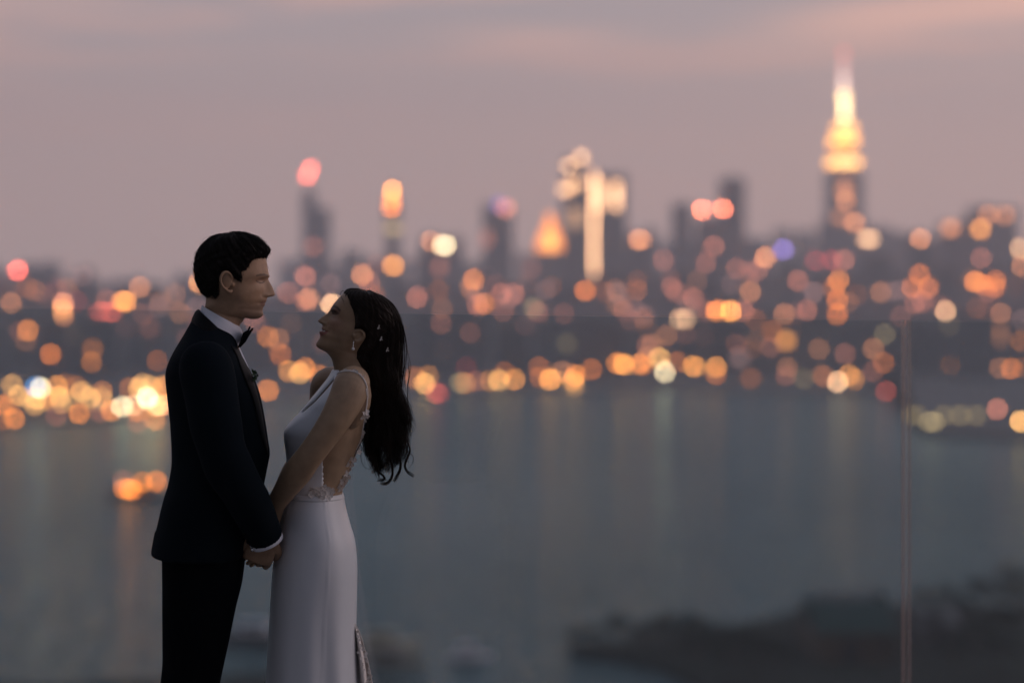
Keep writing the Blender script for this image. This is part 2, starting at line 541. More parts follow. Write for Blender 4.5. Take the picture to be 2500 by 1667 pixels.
# ---- landmarks
met = building(885, 918, 470, 3350, 1, 'clock_tower', label='slim stone tower with glowing amber crown left of the pyramid roof', roof=False, depth=24)
s = met['s']; H = met['H']
mb = MB(); mb.frustum(-10, 10, -12, 12, H, H + 16, 0.45); mb.box(-4, 4, -4.6, 4.6, H + 16.01, H + 24); mb.frustum(-4, 4, -4.6, 4.6, H + 24.01, H + 30, 0.1)
mb.build('roof', ROOF, met['root'])
met['Z'] -= 1.0
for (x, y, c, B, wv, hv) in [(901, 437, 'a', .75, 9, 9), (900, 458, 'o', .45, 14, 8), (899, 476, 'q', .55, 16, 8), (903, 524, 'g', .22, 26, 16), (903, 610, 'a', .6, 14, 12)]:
    lit_panel(met, x, y, c, B, wv, hv, 'emissive_crown' if y < 500 else 'lit_window')  # crown glow is emission in place of floodlighting

nyl = building(1228, 1300, 575, 3300, 1, 'pyramid_tower', label='stone tower under a floodlit orange pyramid roof', roof=False, depth=40)
s = nyl['s']; H = nyl['H']; W2 = nyl['W2']
mb = MB()
hp = (575 - 492) * s
prof = [(W2 * .95, 0), (W2 * .78, hp * .25), (W2 * .5, hp * .5), (W2 * .3, hp * .75), (W2 * .16, hp)]
v = []
for (a, h) in prof:
    for k in range(8):
        an = math.pi / 8 + k * math.pi / 4
        v.append((a * 1.05 * math.cos(an), a * 1.05 * math.sin(an), H + .02 + h))
f = grid_faces(len(prof), 8) + [tuple((len(prof) - 1) * 8 + k for k in range(8))]
mb.add(v, f)
pyr = mb.build('pyramid_roof', emit('emissive_floodlit_gold', (1.0, 0.27, 0.035), 3.6, False), nyl['root'])  # floodlight on the roof put in as its own emission
lit_panel(nyl, 1266, 556, 'y', .5, 16, 30, 'lit_lantern', out=0.6)

esb = building(1902, 1984, 392, 3800, 1, 'skyscraper', label='tall stepped skyscraper with glowing amber crown and needle mast', roof=False, depth=48)
s = esb['s']; H = esb['H']
mb = MB()
W2 = esb['W2']
mb.box(-W2 * 1.35, W2 * 1.35, -23.4, 40, 0.02, H - 118 * s)      # lower setbacks
mb.box(-W2 * 1.8, W2 * 1.8, -23.2, 50, 0.04, H - 165 * s)
mb.build('base_setback', FAC[1], esb['root'])
def tier(name, x0, x1, y0, y1, m, k=0.9):
    a = (x1 - x0) / 2 * s; cx = ((x0 + x1) / 2 - 1943) * s
    mb = MB(); z0 = esb['H'] - (y1 - 392) * s; z1 = esb['H'] - (y0 - 392) * s
    mb.box(cx - a, cx + a, -a * k, a * k, z0, z1)
    return mb.build(name, m, esb['root'])
stone = FAC[1]
tier('crown_core', 1918, 1968, 300, 391.8, stone)
tier('mast_core', 1934, 1952, 232, 299.8, stone)
tier('antenna', 1941.5, 1944.5, 120, 231.8, M_dark)
amb, amb2 = LC['a'], (1.0, .36, .07)  # floodlit look of crown and mast put into emissive tiers, no floodlights built
tier('emissive_crown', 1908, 1976, 364, 379, emit('crown_amber', (1, .42, .09), 8.0, False))
tier('emissive_crown', 1921, 1961, 365.5, 377.5, emit('crown_amber_bright', (1, .56, .2), 9.0, False), 1.6)
tier('emissive_crown', 1914, 1970, 313, 333, emit('crown_amber_mid', (1, .39, .08), 8.0, False))
tier('emissive_crown', 1925, 1963, 286, 303, emit('crown_amber_low', (1, .42, .11), 8.0, False), 2.2)
tier('emissive_mast', 1936.5, 1949.5, 212, 274, emit('mast_white', (1, .64, .30), 10.0, False), 2.4)
tier('emissive_mast', 1937.5, 1947.5, 172, 208, emit('mast_pale', (1, .66, .56), 4.2, False), 1.6)
tier('emissive_mast', 1937.5, 1947.5, 134, 170, emit('mast_rose', (1, .52, .45), 2.2, False), 1.2)
tier('emissive_mast', 1937.5, 1947.5, 116, 124, emit('mast_red', (.9, .16, .12), 4.5, False), 1.2)
esb['Z'] -= 0.5
for (x, y, c, B, wv, hv) in [(1940, 440, 'p', .18, 22, 12), (1943, 462, 'p', .26, 16, 14), (1930, 500, 'p', .14, 20, 16), (1962, 512, 'p', .36, 16, 12),
                             (1995, 549, 'c', .62, 26, 10), (1940, 420, 'p', .1, 20, 12)]:
    lit_panel(esb, x, y, c, B, wv, hv, out=0.8 if x < 1990 else 1.2)

twr = building(694, 724, 442, 3600, 2, 'slab_tower', label='slim dark tower topped by red lights above the groom and bride', roof=True, depth=30)
b2 = MB(); s = twr['s']
b2.box((724.2 - 709) * s, (757 - 709) * s, -14, 15, 0, CAM_Z - (478 - 635) * s - LAND_Z); b2.build('wing', FAC[2], twr['root'])
twr['Z'] -= .5
mm = MB(); mm.tube([(0, 0, twr['H'] - 1), (0, 0, twr['H'] + 32)], [1.2, .5], 6); mm.build('mast', M_dark, twr['root'])
lit_panel(twr, 706, 404, 'r', .5, 10, 10, 'warning_light', thick=2.0)
lit_panel(twr, 714, 388, 'r', .5, 10, 10, 'warning_light', thick=2.0)
lit_panel(twr, 720, 566, 's', .10, 14, 12)

twb = building(1108, 1178, 470, 3500, 3, 'glass_tower', label='dark square tower with a soft violet-pink lit top', depth=34)
lit_panel(twb, 1147, 470, 'v', .14, 22, 18, 'emissive_crown'); lit_panel(twb, 1162, 478, 's', .32, 22, 18, 'emissive_crown')
lit_panel(twb, 1118, 548, 's', .10, 14, 30)

hst = building(1292, 1352, 365, 3150, 2, 'unfinished_tower', label='tall tower with pale work lights at its top beside the bright strip', depth=36, steps=2)
for (x, y, c, B, wv, hv) in [(1306, 382, 'c', .30, 14, 10), (1335, 362, 'c', .36, 14, 14), (1300, 436, 'c', .45, 24, 12), (1325, 420, 'c', .3, 30, 12), (1322, 500, 'c', .26, 24, 40), (1312, 430, 'y', .16, 16, 12)]:
    lit_panel(hst, x, y, c, B, wv, hv, out=.9 + .01 * (x % 7))
stp = building(1352.4, 1440, 402, 3080, 2, 'strip_tower', label='tower with one bright cream lit strip running down its corner', depth=36)
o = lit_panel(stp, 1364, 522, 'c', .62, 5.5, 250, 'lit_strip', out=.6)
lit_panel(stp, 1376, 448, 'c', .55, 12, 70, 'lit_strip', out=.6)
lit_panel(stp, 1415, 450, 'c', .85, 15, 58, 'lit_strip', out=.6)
lit_panel(stp, 1381, 686, 'p', .30, 26, 16, out=.6)

building(1545, 1590, 470, 3450, 2, 'slab_tower', label='narrow grey tower left of the two coral lights', depth=30)
twc = building(1655, 1712, 412, 3400, 0, 'brick_tower', label='dark brown tower right of the two coral lights', depth=34)
lowr = building(1600, 1672, 505, 3200, 0, 'brick_tower', label='lower block bearing two coral lights on its roof', depth=30)
lit_panel(lowr, 1612, 482, 'k', .8, 7, 7, 'roof_beacon', thick=3); lit_panel(lowr, 1660, 479, 'k', .82, 7, 7, 'roof_beacon', thick=3)
for xx in (1612, 1660):
    mm = MB(); X = (xx - 1176) * lowr['s'] - lowr['cx']
    mm.box(X - .6, X + .6, -lowr['dp'] / 2 - .1, -lowr['dp'] / 2 + 1.1, lowr['H'] - .5, lowr['H'] + 11)
    mm.build('beacon_post', M_dark, lowr['root'])
rt1 = building(2165, 2250, 512, 3100, 0, 'brick_tower', label='stepped block with amber top storeys right of the skyscraper', depth=36)
for (x, y, c, B, wv, hv) in [(2184, 524, 'p', .34, 22, 16)]: lit_panel(rt1, x, y, c, B, wv, hv)
rt2 = building(2232, 2338, 478, 3250, 1, 'stone_tower', label='broad stone tower with amber lights near its roof at the right edge', depth=40)
rt1_, = [rt1]
for (x, y, c, B, wv, hv) in [(2270, 494, 'p', .24, 16, 14), (2308, 494, 'p', .24, 16, 14)]: lit_panel(rt2, x, y, c, B, wv, hv)
lit_panel(rt2, 2252, 526, 'a', .5, 16, 14, out=153)

# ---- the mass of ordinary blocks, in three rows
rows = [
    ('far', 3500, 4700, [(-90, 630), (60, 618), (180, 645), (260, 636), (430, 655), (600, 645), (690, 622), (800, 590), (960, 570), (1100, 575), (1200, 585), (1450, 555), (1560, 530), (1640, 550),
                          (1750, 565), (1830, 545), (1900, 535), (2050, 552), (2120, 552), (2200, 535), (2440, 530)], 30, 66, 30,
     'pale hazy block in the farthest row of the skyline'),
    ('middle', 2250, 2900, [(-90, 660), (300, 680), (600, 680), (800, 650), (1100, 648), (1500, 625), (1800, 615), (2100, 612), (2440, 605)], 40, 90, 28,
     'dusky block in the middle row of the city'),
    ('near', 1830, 2050, [(-90, 735), (300, 745), (600, 738), (900, 742), (1200, 752), (1500, 745), (1800, 735), (2100, 745), (2440, 735)], 60, 130, 22,
     'dark waterfront block behind the shore lights'),
]
for key, z0, z1, prof, w0, w1, jit, lab in rows:
    x = -70.0; k = 0
    px_, py_ = [p[0] for p in prof], [p[1] for p in prof]
    while x < 2420:
        wv = random.uniform(w0, w1)
        yt = np.interp(x + wv / 2, px_, py_) + random.uniform(-jit, jit)
        Z = random.uniform(z0, z1)
        building(x, x + wv - 1.5, yt, Z, name='city_block', steps=1 if key == 'near' or random.random() < .6 else 2,
                 label='%s, %s from the left' % (lab, ordinal(k)), group='%s row of city blocks' % key)
        x += wv * random.uniform(.97, 1.12); k += 1

# ---- lights read off the photograph: (zoom window) -> x, y on the 2352 copy
LT = []
def lights(ox, oy, sc, rows_):
    for r_ in rows_:
        zx, zy, c, B = r_[:4]
        LT.append(((ox + zx / sc) / K, (oy + zy / sc) / K, c, B, r_[4] if len(r_) > 4 else 1, r_[5] if len(r_) > 5 else 1))
lights(0, 560, 2.904, [(125, 290, 'r', .75), (35, 400, 's', .13, 2, 2), (80, 520, 'p', .2), (475, 420, 'p', .26), (585, 328, 'm', .09), (445, 525, 'p', .42), (445, 570, 'a', .4), (450, 610, 'p', .28),
    (750, 500, 's', .13), (715, 584, 'r', .22, 1.6, .4), (790, 586, 'r', .26, 1.6, .4), (866, 510, 'a', .48), (894, 512, 'a', .5), (990, 410, 'p', .3), (1235, 460, 'p', .17), (1275, 590, 'p', .13), (1415, 380, 'a', .55),
    (198, 715, 'o', .4), (185, 790, 'p', .08), (508, 738, 'g', .12), (358, 885, 'q', .38), (655, 850, 'o', .16, 1.3, 1.6), (648, 940, 'o', .22), (800, 640, 's', .12), (1113, 930, 'q', .16),
    (400, 420, 'd', .09), (545, 510, 'd', .08), (870, 700, 's', .07, 2, 2), (1060, 700, 's', .07, 2, 2),
    (85, 1100, 'y', .42), (130, 1175, 'y', .45), (65, 1225, 'o', .2), (15, 1245, 'o', .42), (100, 1340, 'o', .5), (20, 1350, 'q', .15), (250, 1115, 'b', .45), (286, 1122, 'w', .85), (205, 1200, 'y', .34),
    (255, 1203, 'y', .5), (245, 1245, 'y', .35), (332, 1195, 'o', .35), (300, 1222, 'y', .2), (405, 1110, 'a', .55), (420, 1182, 'y', .55), (437, 1230, 'y', .3), (462, 1095, 'o', .15), (540, 1110, 'o', .18),
    (577, 1150, 'y', .52), (490, 1200, 'y', .2), (635, 1190, 'y', .42), (645, 1215, 'y', .2), (725, 1150, 'o', .3), (722, 1187, 'y', .36), (735, 1222, 'g', .15), (400, 1320, 's', .14), (560, 1305, 'o', .5),
    (715, 1292, 's', .16), (790, 1282, 'o', .6), (865, 1255, 'w', .9), (950, 1245, 'c', .62), (975, 1290, 'o', .4), (920, 1122, 'o', .22), (985, 1122, 'y', .52), (1010, 1095, 'y', .35), (1070, 1112, 'y', .42),
    (1040, 1188, 'w', .95), (1048, 1203, 'w', .7), (1150, 1115, 'a', .68), (1100, 1250, 'y', .62), (1127, 1246, 'w', .45), (1175, 1240, 'o', .75), (1100, 1350, 'o', .4), (975, 1368, 's', .14)])
lights(650, 660, 4.6125, [(480, 320, 'p', .3), (440, 340, 's', .15), (240, 250, 's', .14), (430, 60, 's', .14), (735, 382, 'c', .72), (1080, 50, 'o', .34), (20, 750, 'o', .3), (140, 772, 'p', .18), (155, 942, 'q', .26),
    (255, 1132, 'a', .48), (380, 1155, 'y', .52), (440, 1102, 'o', .5), (600, 1185, 'o', .42), (20, 1350, 'o', .55), (1700, 300, 's', .18), (1785, 1272, 'y', .66), (1680, 1205, 'o', .25)])
lights(600, 360, 2.904, [(825, 900, 'p', .38), (425, 920, 's', .2), (1380, 695, 'w', .8), (1420, 695, 'w', .5), (1310, 665, 'p', .26), (1215, 1065, 's', .18), (880, 960, 's', .12)])
lights(1000, 330, 3.1367, [(490, 1105, 'o', .36), (460, 1160, 'p', .12), (570, 1290, 'o', .3), (520, 1300, 's', .18), (700, 1215, 's', .16), (800, 1215, 's', .18), (950, 1320, 'g', .13), (1750, 800, 'p', .3),
    (1345, 1190, 'q', .4), (240, 1440, 's', .10), (230, 1010, 's', .10, 1.6, 2.5), (940, 1020, 's', .08, 2, 2), (1600, 1300, 'p', .12, 2.5, 1)])
lights(1560, 380, 3.0154, [(930, 750, 'p', .46), (1065, 690, 'v', .33), (550, 665, 's', .16), (300, 1205, 'c', .33), (350, 1205, 'c', .33), (570, 1140, 'o', .68), (675, 1145, 'a', .85), (770, 1142, 's', .18), (820, 1000, 'p', .24),
    (1170, 920, 's', .18), (1285, 1005, 'm', .13), (1235, 1140, 's', .18), (200, 1325, 'p', .16), (1070, 1165, 'p', .2), (1085, 1360, 'a', .42, 2, 2), (980, 1290, 'q', .14), (970, 1410, 's', .1), (1325, 1425, 'p', .12),
    (150, 1490, 'y', .7), (190, 1592, 'w', .72), (740, 1490, 'm', .16, 2.4, 2), (180, 770, 's', .12), (240, 970, 's', .11), (400, 1050, 's', .17), (1300, 770, 'd', .16), (490, 790, 's', .12), (280, 1520, 'q', .22),
    (20, 620, 'p', .25), (60, 1400, 's', .12), (1470, 920, 'o', .36), (1460, 1060, 'q', .3), (1460, 1170, 'q', .3), (870, 850, 's', .12), (1420, 770, 'd', .18), (720, 830, 's', .1)])
lights(1980, 460, 2.529, [(675, 310, 'p', .34), (1290, 370, 'c', .35), (1300, 480, 'p', .22), (205, 440, 's', .18), (140, 610, 'q', .15), (430, 640, 'p', .17, 1.3, 1.3), (545, 630, 'm', .07),
    (670, 530, 'q', .25), (625, 610, 'q', .25), (725, 610, 'q', .22), (640, 710, 's', .13), (690, 700, 's', .12), (830, 757, 'c', .42), (1010, 575, 'o', .42), (1025, 578, 'o', .3), (1072, 600, 'q', .18), (1140, 570, 'q', .25),
    (1135, 612, 'q', .22), (1070, 757, 's', .22), (1170, 770, 'p', .15), (385, 990, 'p', .2), (455, 900, 'g', .13), (450, 1075, 'q', .2), (210, 1020, 's', .12), (380, 1130, 's', .12), (1050, 430, 's', .14),
    (875, 1090, 'o', .32), (890, 1100, 'o', .12), (1300, 940, 'o', .2), (1170, 900, 'p', .14, 1, 4), (860, 850, 'g', .08, 1.5, 1.5),
    (165, 1195, 'c', .9), (235, 1150, 'a', .4), (268, 1178, 'a', .28), (70, 1150, 'p', .14), (462, 1252, 'r', .2), (1235, 1120, 'q', .75), (1165, 1112, 'p', .2), (1312, 1110, 'o', .4), (1150, 1362, 's', .38),
    (730, 1440, 'g', .2), (765, 1440, 'g', .2), (640, 1400, 'g', .18, 3, 1.4), (920, 1400, 'g', .16, 2, 1.4), (1020, 1400, 'g', .14, 2, 1.4), (820, 1400, 'g', .13, 2, 1.4), (1292, 1437, 'y', .9)])
lights(960, 760, 3.675, [(315, 580, 'a', .24), (380, 730, 'r', .3), (415, 740, 'd', .15), (200, 600, 'o', .2), (600, 640, 'g', .22), (650, 640, 'a', .24), (720, 630, 's', .1), (760, 620, 's', .07),
    (868, 625, 'a', .26), (945, 617, 'y', .58), (1086, 610, 'a', .5), (1000, 545, 'q', .18), (1310, 500, 'q', .2), (1315, 592, 'q', .25), (1405, 612, 'a', .8), (1435, 600, 'a', .3), (1520, 540, 'p', .26), (1635, 572, 'o', .7),
    (1615, 622, 'a', .55), (1625, 665, 'y', .22, 1.6, 1.4), (1780, 520, 'q', .3), (2008, 465, 'o', .55), (2070, 475, 'a', .9), (2212, 472, 'o', .5), (2245, 478, 'o', .3), (2262, 420, 'p', .2), (2320, 300, 'p', .15), (690, 190, 's', .07),
    (1560, 290, 'g', .08, 2, 2), (655, 500, 'd', .07)])
lights(1560, 760, 3.675, [(485, 490, 'a', .5), (512, 496, 'a', .35), (690, 500, 'a', .6), (690, 565, 'q', .3), (1000, 600, 'q', .13, 1.8, 1.4), (1330, 500, 'p', .16), (1320, 575, 's', .14), (1475, 605, 'g', .1), (1660, 590, 'q', .14)])

M_pole = mat('lamp_pole', (0.04, 0.042, 0.045), 0.5, metal=0.4)
def uvs(nu=10, nv=6):
    v, f = ellipsoid((0, 0, 0), np.eye(3) * .5, nu, nv)
    return new_mesh('lamp_head', v, f)
HEAD = uvs(); HEAD.materials.append(M_dark); HEAD.polygons.foreach_set('use_smooth', [True] * len(HEAD.polygons))
mb = MB(); mb.tube([(0, 0, 0), (0, 0, .08), (0, 0, .085), (0, 0, 1)], [.5, .5, .3, .18], 8)
POLE = new_mesh('pole', mb.v, mb.f); POLE.materials.append(M_pole)
lamps = []
for (x, y, c, B, wm_, hm_) in LT:
    shore_y = np.interp(x, [p[0] for p in SH], [p[1] for p in SH])
    near_shore = y > (815 if x < 2090 else 905)
    if near_shore:
        Z = shoreZ(x) + random.uniform(14, 60)
        zl = CAM_Z - (y - 635) * Z / FV
        ground = LAND_Z
        if zl < LAND_Z + 3.0:
            Z = FV * (80 - 6.0) / (y - 635)        # on a piling out in the water
            zl = CAM_Z - (y - 635) * Z / FV
            ground = WATER_Z
        lamps.append((x, y, c, B, Z, zl, ground, wm_, hm_))
    else:
        best = None
        for d in BL:
            m_ = -5
            if d['x0'] + m_ < x < d['x1'] - m_ and y > d['yt'] - 3 and d['Z'] > 1000:
                if best is None or d['Z'] < best['Z']: best = d
        if best is None:
            best = building(x - 22, x + 22, y - 9, random.uniform(2800, 3100), name='city_block',
                            label='narrow hazy block carrying a single %s light, %s such from the left' % ({'r': 'red'}.get(c, 'amber'), ordinal(len([q for q in BL if q.get('extra')]))), group='narrow blocks between rows'); best['extra'] = 1
        lit_panel(best, x, y, c, B, 9.5 * wm_, 9.5 * hm_, 'lit_window' if c not in 'r' or y > 640 else 'warning_light', out=.35 + .002 * (len(LT) + int(x) % 50))
rw = random.Random(21)
for _ in range(130):           # faint windows scattered over the blocks
    x, y = rw.uniform(-20, 2370), rw.triangular(600, 815, 650)
    cand = [d for d in BL if d['x0'] + 6 < x < d['x1'] - 6 and y > d['yt'] + 6]
    if cand:
        lit_panel(min(cand, key=lambda d: d['Z']), x, y, rw.choice('sspqm'), rw.uniform(.035, .10), 9.5, 9.5, out=.3)
names = {'o': 'orange', 'a': 'amber', 'y': 'golden', 'w': 'white', 'p': 'peach', 'c': 'cream', 'r': 'red', 'k': 'coral', 'd': 'dim red', 'v': 'violet', 'b': 'blue', 'g': 'olive', 'm': 'mauve', 'q': 'deep orange', 's': 'pinkish'}
lamps.sort()
cnt = {}
for (x, y, c, B, Z, zl, ground, wm_, hm_) in lamps:
    zone = 'left of the groom' if x < 480 else ('between groom and bride' if x < 760 else ('between bride and glass seam' if x < 2085 else 'right of the glass seam'))
    k = cnt.get((c, zone), 0); cnt[(c, zone)] = k + 1
    p = vpt(x, y, Z)
    root = empty('shore_lamp', (p[0], p[1], ground))
    tag(root, '%s %s shore lamp from the left, %s' % (ordinal(k), names[c], zone), 'lamp', 'lamps along the far shore')
    h = zl - ground
    o = bpy.data.objects.new('pole', POLE); COL.objects.link(o); o.parent = root; o.scale = (.7, .7, h)
    s = Z / FV
    wv, hv = 10.0 * wm_, 10.0 * hm_
    hd = bpy.data.objects.new('lamp_head', HEAD); COL.objects.link(hd); hd.parent = root
    hd.location = (0, 0, h); hd.scale = (wv * s, min(wv * s, 2.5), hv * s)
    hd.material_slots[0].link = 'OBJECT'
    hd.material_slots[0].material = lit(c, GAIN * B / (math.pi / 4 * wv * hv / (math.pi / 4 * DISC ** 2)), LAMPNEE)

# ------------------------------------------------------------------ near shore, bottom right: wooded spit and sheds
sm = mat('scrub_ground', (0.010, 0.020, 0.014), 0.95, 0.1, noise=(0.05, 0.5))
def wpt(x, y, z=0.0):
    """point of the photo lying z metres above the water"""
    Y = FV * (80.0 - z) / (y - 635)
    return ((x - 1176) * Y / FV, Y, WATER_Z + z)
edge = [(1306, 1479), (1360, 1472), (1450, 1465), (1600, 1452), (1700, 1430), (1900, 1392), (2100, 1386), (2352, 1392), (2900, 1385), (3600, 1385)]
near = [(1306, 1486), (1350, 1492), (1420, 1503), (1500, 1520), (1560, 1540), (1620, 1580), (1660, 1700), (1690, 2000), (1700, 2600), (1700, 4000)]
v = [wpt(x, y, 1.6) for x, y in edge] + [wpt(x, y, 1.6) for x, y in near]
n = len(edge)
v += [(p[0], p[1], WATER_Z - 2) for p in v]
m2 = 2 * n
f = [tuple(list(range(0, n)) + list(range(2 * n - 1, n - 1, -1)))]
loop = list(range(0, n)) + list(range(2 * n - 1, n - 1, -1))
for i in range(len(loop)):
    a, b_ = loop[i], loop[(i + 1) % len(loop)]
    f.append((a, b_, b_ + m2, a + m2))
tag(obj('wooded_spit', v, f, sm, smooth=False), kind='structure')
# strip of near bank along the bottom left
v = [wpt(x, y, 1.2) for x, y in [(-900, 1590), (150, 1574), (250, 1562), (420, 1560), (560, 1545), (640, 1542), (720, 1562), (900, 1566), (1000, 1580), (1100, 1610), (1150, 1800), (1150, 2600), (-900, 2600)]]
n = len(v)
v += [(p[0], p[1], WATER_Z - 2) for p in v]
f = [tuple(range(n))] + [(i, (i + 1) % n, (i + 1) % n + n, i + n) for i in range(n)]
tag(obj('near_bank', v, f, sm, smooth=False), kind='structure')

bark = mat('bark', (0.05, 0.04, 0.03), 0.9)
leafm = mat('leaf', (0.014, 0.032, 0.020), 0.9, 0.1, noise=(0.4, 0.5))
def tree_meshes(seed, H):
    rg = np.random.default_rng(seed)
    tb = MB()
    tb.tube([(0, 0, 0), (.1, 0, H * .3), (0, .1, H * .6), (.1, 0, H * .9)], [H * .03, H * .024, H * .016, .03], 7)
    cl = []
    for k in range(9):
        a = rg.uniform(0, 2 * np.pi); h0 = rg.uniform(.25, .65) * H; ln = rg.uniform(.22, .38) * H
        e = np.array([math.cos(a) * ln, math.sin(a) * ln, h0 + ln * rg.uniform(.3, .9)])
        tb.tube([(0, 0, h0), tuple(e * np.array([.5, .5, 0]) + np.array([0, 0, h0 + (e[2] - h0) * .4])), tuple(e)], [H * .012, H * .008, .02], 5)
        cl.append(e)
    cl += [np.array([0, 0, H * .95]), np.array([rg.uniform(-1, 1), rg.uniform(-1, 1), H * .8])]
    lb = MB()
    for c in cl:
        r_ = H * rg.uniform(.11, .2)
        for _ in range(75):
            d = rg.normal(size=3); d /= np.linalg.norm(d); p = c + d * r_ * rg.uniform(.3, 1.0) ** .5 * np.array([1.2, 1.2, .85])
            a, b_ = rg.normal(size=3), rg.normal(size=3); a /= np.linalg.norm(a); b_ -= a * np.dot(a, b_); b_ /= np.linalg.norm(b_)
            q = rg.uniform(.18, .42)
            lb.add([p - a * q, p - b_ * q * .5, p + a * q, p + b_ * q * .5], [(0, 1, 2, 3)])
    tm = new_mesh('trunk', tb.v, tb.f); tm.materials.append(bark)
    lm = new_mesh('crown', lb.v, lb.f); lm.materials.append(leafm)
    return tm, lm
TM = [tree_meshes(3, 7), tree_meshes(4, 9), tree_meshes(5, 12)]
tr = [(1312, 1484, 0, .5), (1340, 1480, 0, .6), (1372, 1484, 0, .55), (1418, 1474, 0, .85), (1462, 1490, 0, .7), (1500, 1488, 1, .7), (1532, 1486, 1, .8), (1560, 1500, 1, .85), (1590, 1488, 1, .85), (1620, 1494, 1, .7), (1600, 1530, 1, .8), (1655, 1510, 1, .8),
      (1690, 1520, 1, .8), (1720, 1500, 0, .8), (1740, 1540, 1, .9), (1680, 1560, 1, .9), (1790, 1560, 1, .9), (1850, 1418, 0, .6), (1905, 1404, 0, .6), (1960, 1402, 0, .6), (2020, 1402, 0, .7), (2120, 1410, 1, .7), (2170, 1412, 1, .8),
      (2215, 1425, 0, .8), (2252, 1412, 1, 1.0), (2288, 1440, 0, .8), (2330, 1415, 2, 1.0), (2352, 1425, 2, .95), (2150, 1470, 1, .8), (2240, 1490, 1, .8), (2320, 1480, 1, .9), (2190, 1540, 1, .9), (2290, 1550, 1, 1.0)]
tr.sort()
for k, (x, y, kd, sc) in enumerate(tr):
    p = wpt(x, y, 1.6)
    root = empty('spit_tree', p); root.scale = (sc * 1.15, sc * 1.15, sc); root.rotation_euler = (0, 0, random.uniform(0, 6))
    for me, nm in zip(TM[kd], ('trunk', 'crown')):
        o = bpy.data.objects.new(nm, me); COL.objects.link(o); o.parent = root
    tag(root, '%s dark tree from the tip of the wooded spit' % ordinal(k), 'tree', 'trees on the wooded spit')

def shed(x0, x1, y0, y1, h, roofm, wallm, label, name='shed'):
    """gabled shed whose front runs from x0 to x1 at photo row y1"""
    a = wpt(x0, y1, 1.65); c = wpt(x1, y1, 1.65); bk = wpt((x0 + x1) / 2, y0, 1.65)
    w_ = c[0] - a[0]; dp = max(8.0, min(40.0, bk[1] - a[1]))
    root = empty(name, ((a[0] + c[0]) / 2, a[1] + dp / 2, a[2]))
    mb = MB(); mb.box(-w_ / 2, w_ / 2, -dp / 2, dp / 2, 0, h); mb.build('wall', wallm, root)
    e = .5; r_ = MB()
    z0, z1 = h + .02, h + dp * .12 + .6
    vv = [(-w_ / 2 - e, -dp / 2 - e, z0), (w_ / 2 + e, -dp / 2 - e, z0), (w_ / 2 + e, 0, z1), (-w_ / 2 - e, 0, z1), (-w_ / 2 - e, dp / 2 + e, z0), (w_ / 2 + e, dp / 2 + e, z0)]
    r_.add(vv, [(0, 1, 2, 3), (3, 2, 5, 4), (0, 3, 4), (1, 5, 2), (0, 4, 5, 1)])
    r_.build('roof', roofm, root)
    dr = MB(); dr.box(-w_ * .2, w_ * .05, -dp / 2 - .06, -dp / 2 - .01, 0, h * .75); dr.build('door', M_dark, root)
    wi = MB()
    for q in (.2, .35): wi.box(w_ * q, w_ * (q + .08), -dp / 2 - .06, -dp / 2 - .01, h * .35, h * .7); 
    for q in (.2, .35):
        z = MB(); z.box(w_ * q, w_ * (q + .08), -dp / 2 - .06, -dp / 2 - .01, h * .35, h * .7); z.build('window', M_dark, root)
    tag(root, label, 'shed')
    return root
teal = mat('teal_roof', (0.02, 0.055, 0.05), 0.95, 0.1); tan = mat('tan_roof', (0.34, 0.29, 0.20), 0.8); pale = mat('pale_roof', (0.42, 0.48, 0.54), 0.6); dullr = mat('dull_roof', (0.09, 0.10, 0.10), 0.8)
brn = mat('brown_boards', (0.09, 0.06, 0.03), 0.8); gry = mat('grey_boards', (0.12, 0.12, 0.12), 0.8)
shed(1880, 2058, 1465, 1520, 6, teal, brn, 'long shed with teal roof among the trees of the spit')
shed(1880, 2010, 1405, 1425, 3.5, dullr, gry, 'low grey shed on the far side of the spit')
shed(2120, 2200, 1450, 1475, 4, gry, gry, 'small dark shed right of the glass seam on the spit')
# ---- moored boats at the bottom
hullw = mat('boat_white', (0.80, 0.76, 0.78), 0.4); hulld = mat('hull_dark', (0.04, 0.045, 0.05), 0.5); cabin = mat('cabin_tan', (0.50, 0.43, 0.30), 0.6)
glassd = mat('boat_glass', (0.02, 0.025, 0.03), 0.1)
def hull(mb_, ln, wd, ht, zb=-0.6):
    rings = []
    for u in np.linspace(-1, 1, 13):
        k = (1 - max(0, u) ** 2.4) * (1 - .25 * max(0, -u) ** 2)
        x_ = u * ln / 2
        sh = ht * (1 + .35 * max(0, u) ** 2)
        rings.append([(x_ - .12 * ln * max(0, u) ** 3, 0, zb), (x_ - .05 * ln * max(0, u) ** 3, -wd / 2 * k * .7, zb + .2), (x_, -wd / 2 * k, sh * .6), (x_, -wd / 2 * k, sh), (x_, wd / 2 * k, sh), (x_, wd / 2 * k, sh * .6), (x_ - .05 * ln * max(0, u) ** 3, wd / 2 * k * .7, zb + .2)])
    v = [p for r_ in rings for p in r_]
    f = grid_faces(13, 7) + [tuple(range(6, -1, -1)), tuple(12 * 7 + i for i in range(7))]
    mb_.add(v, f)
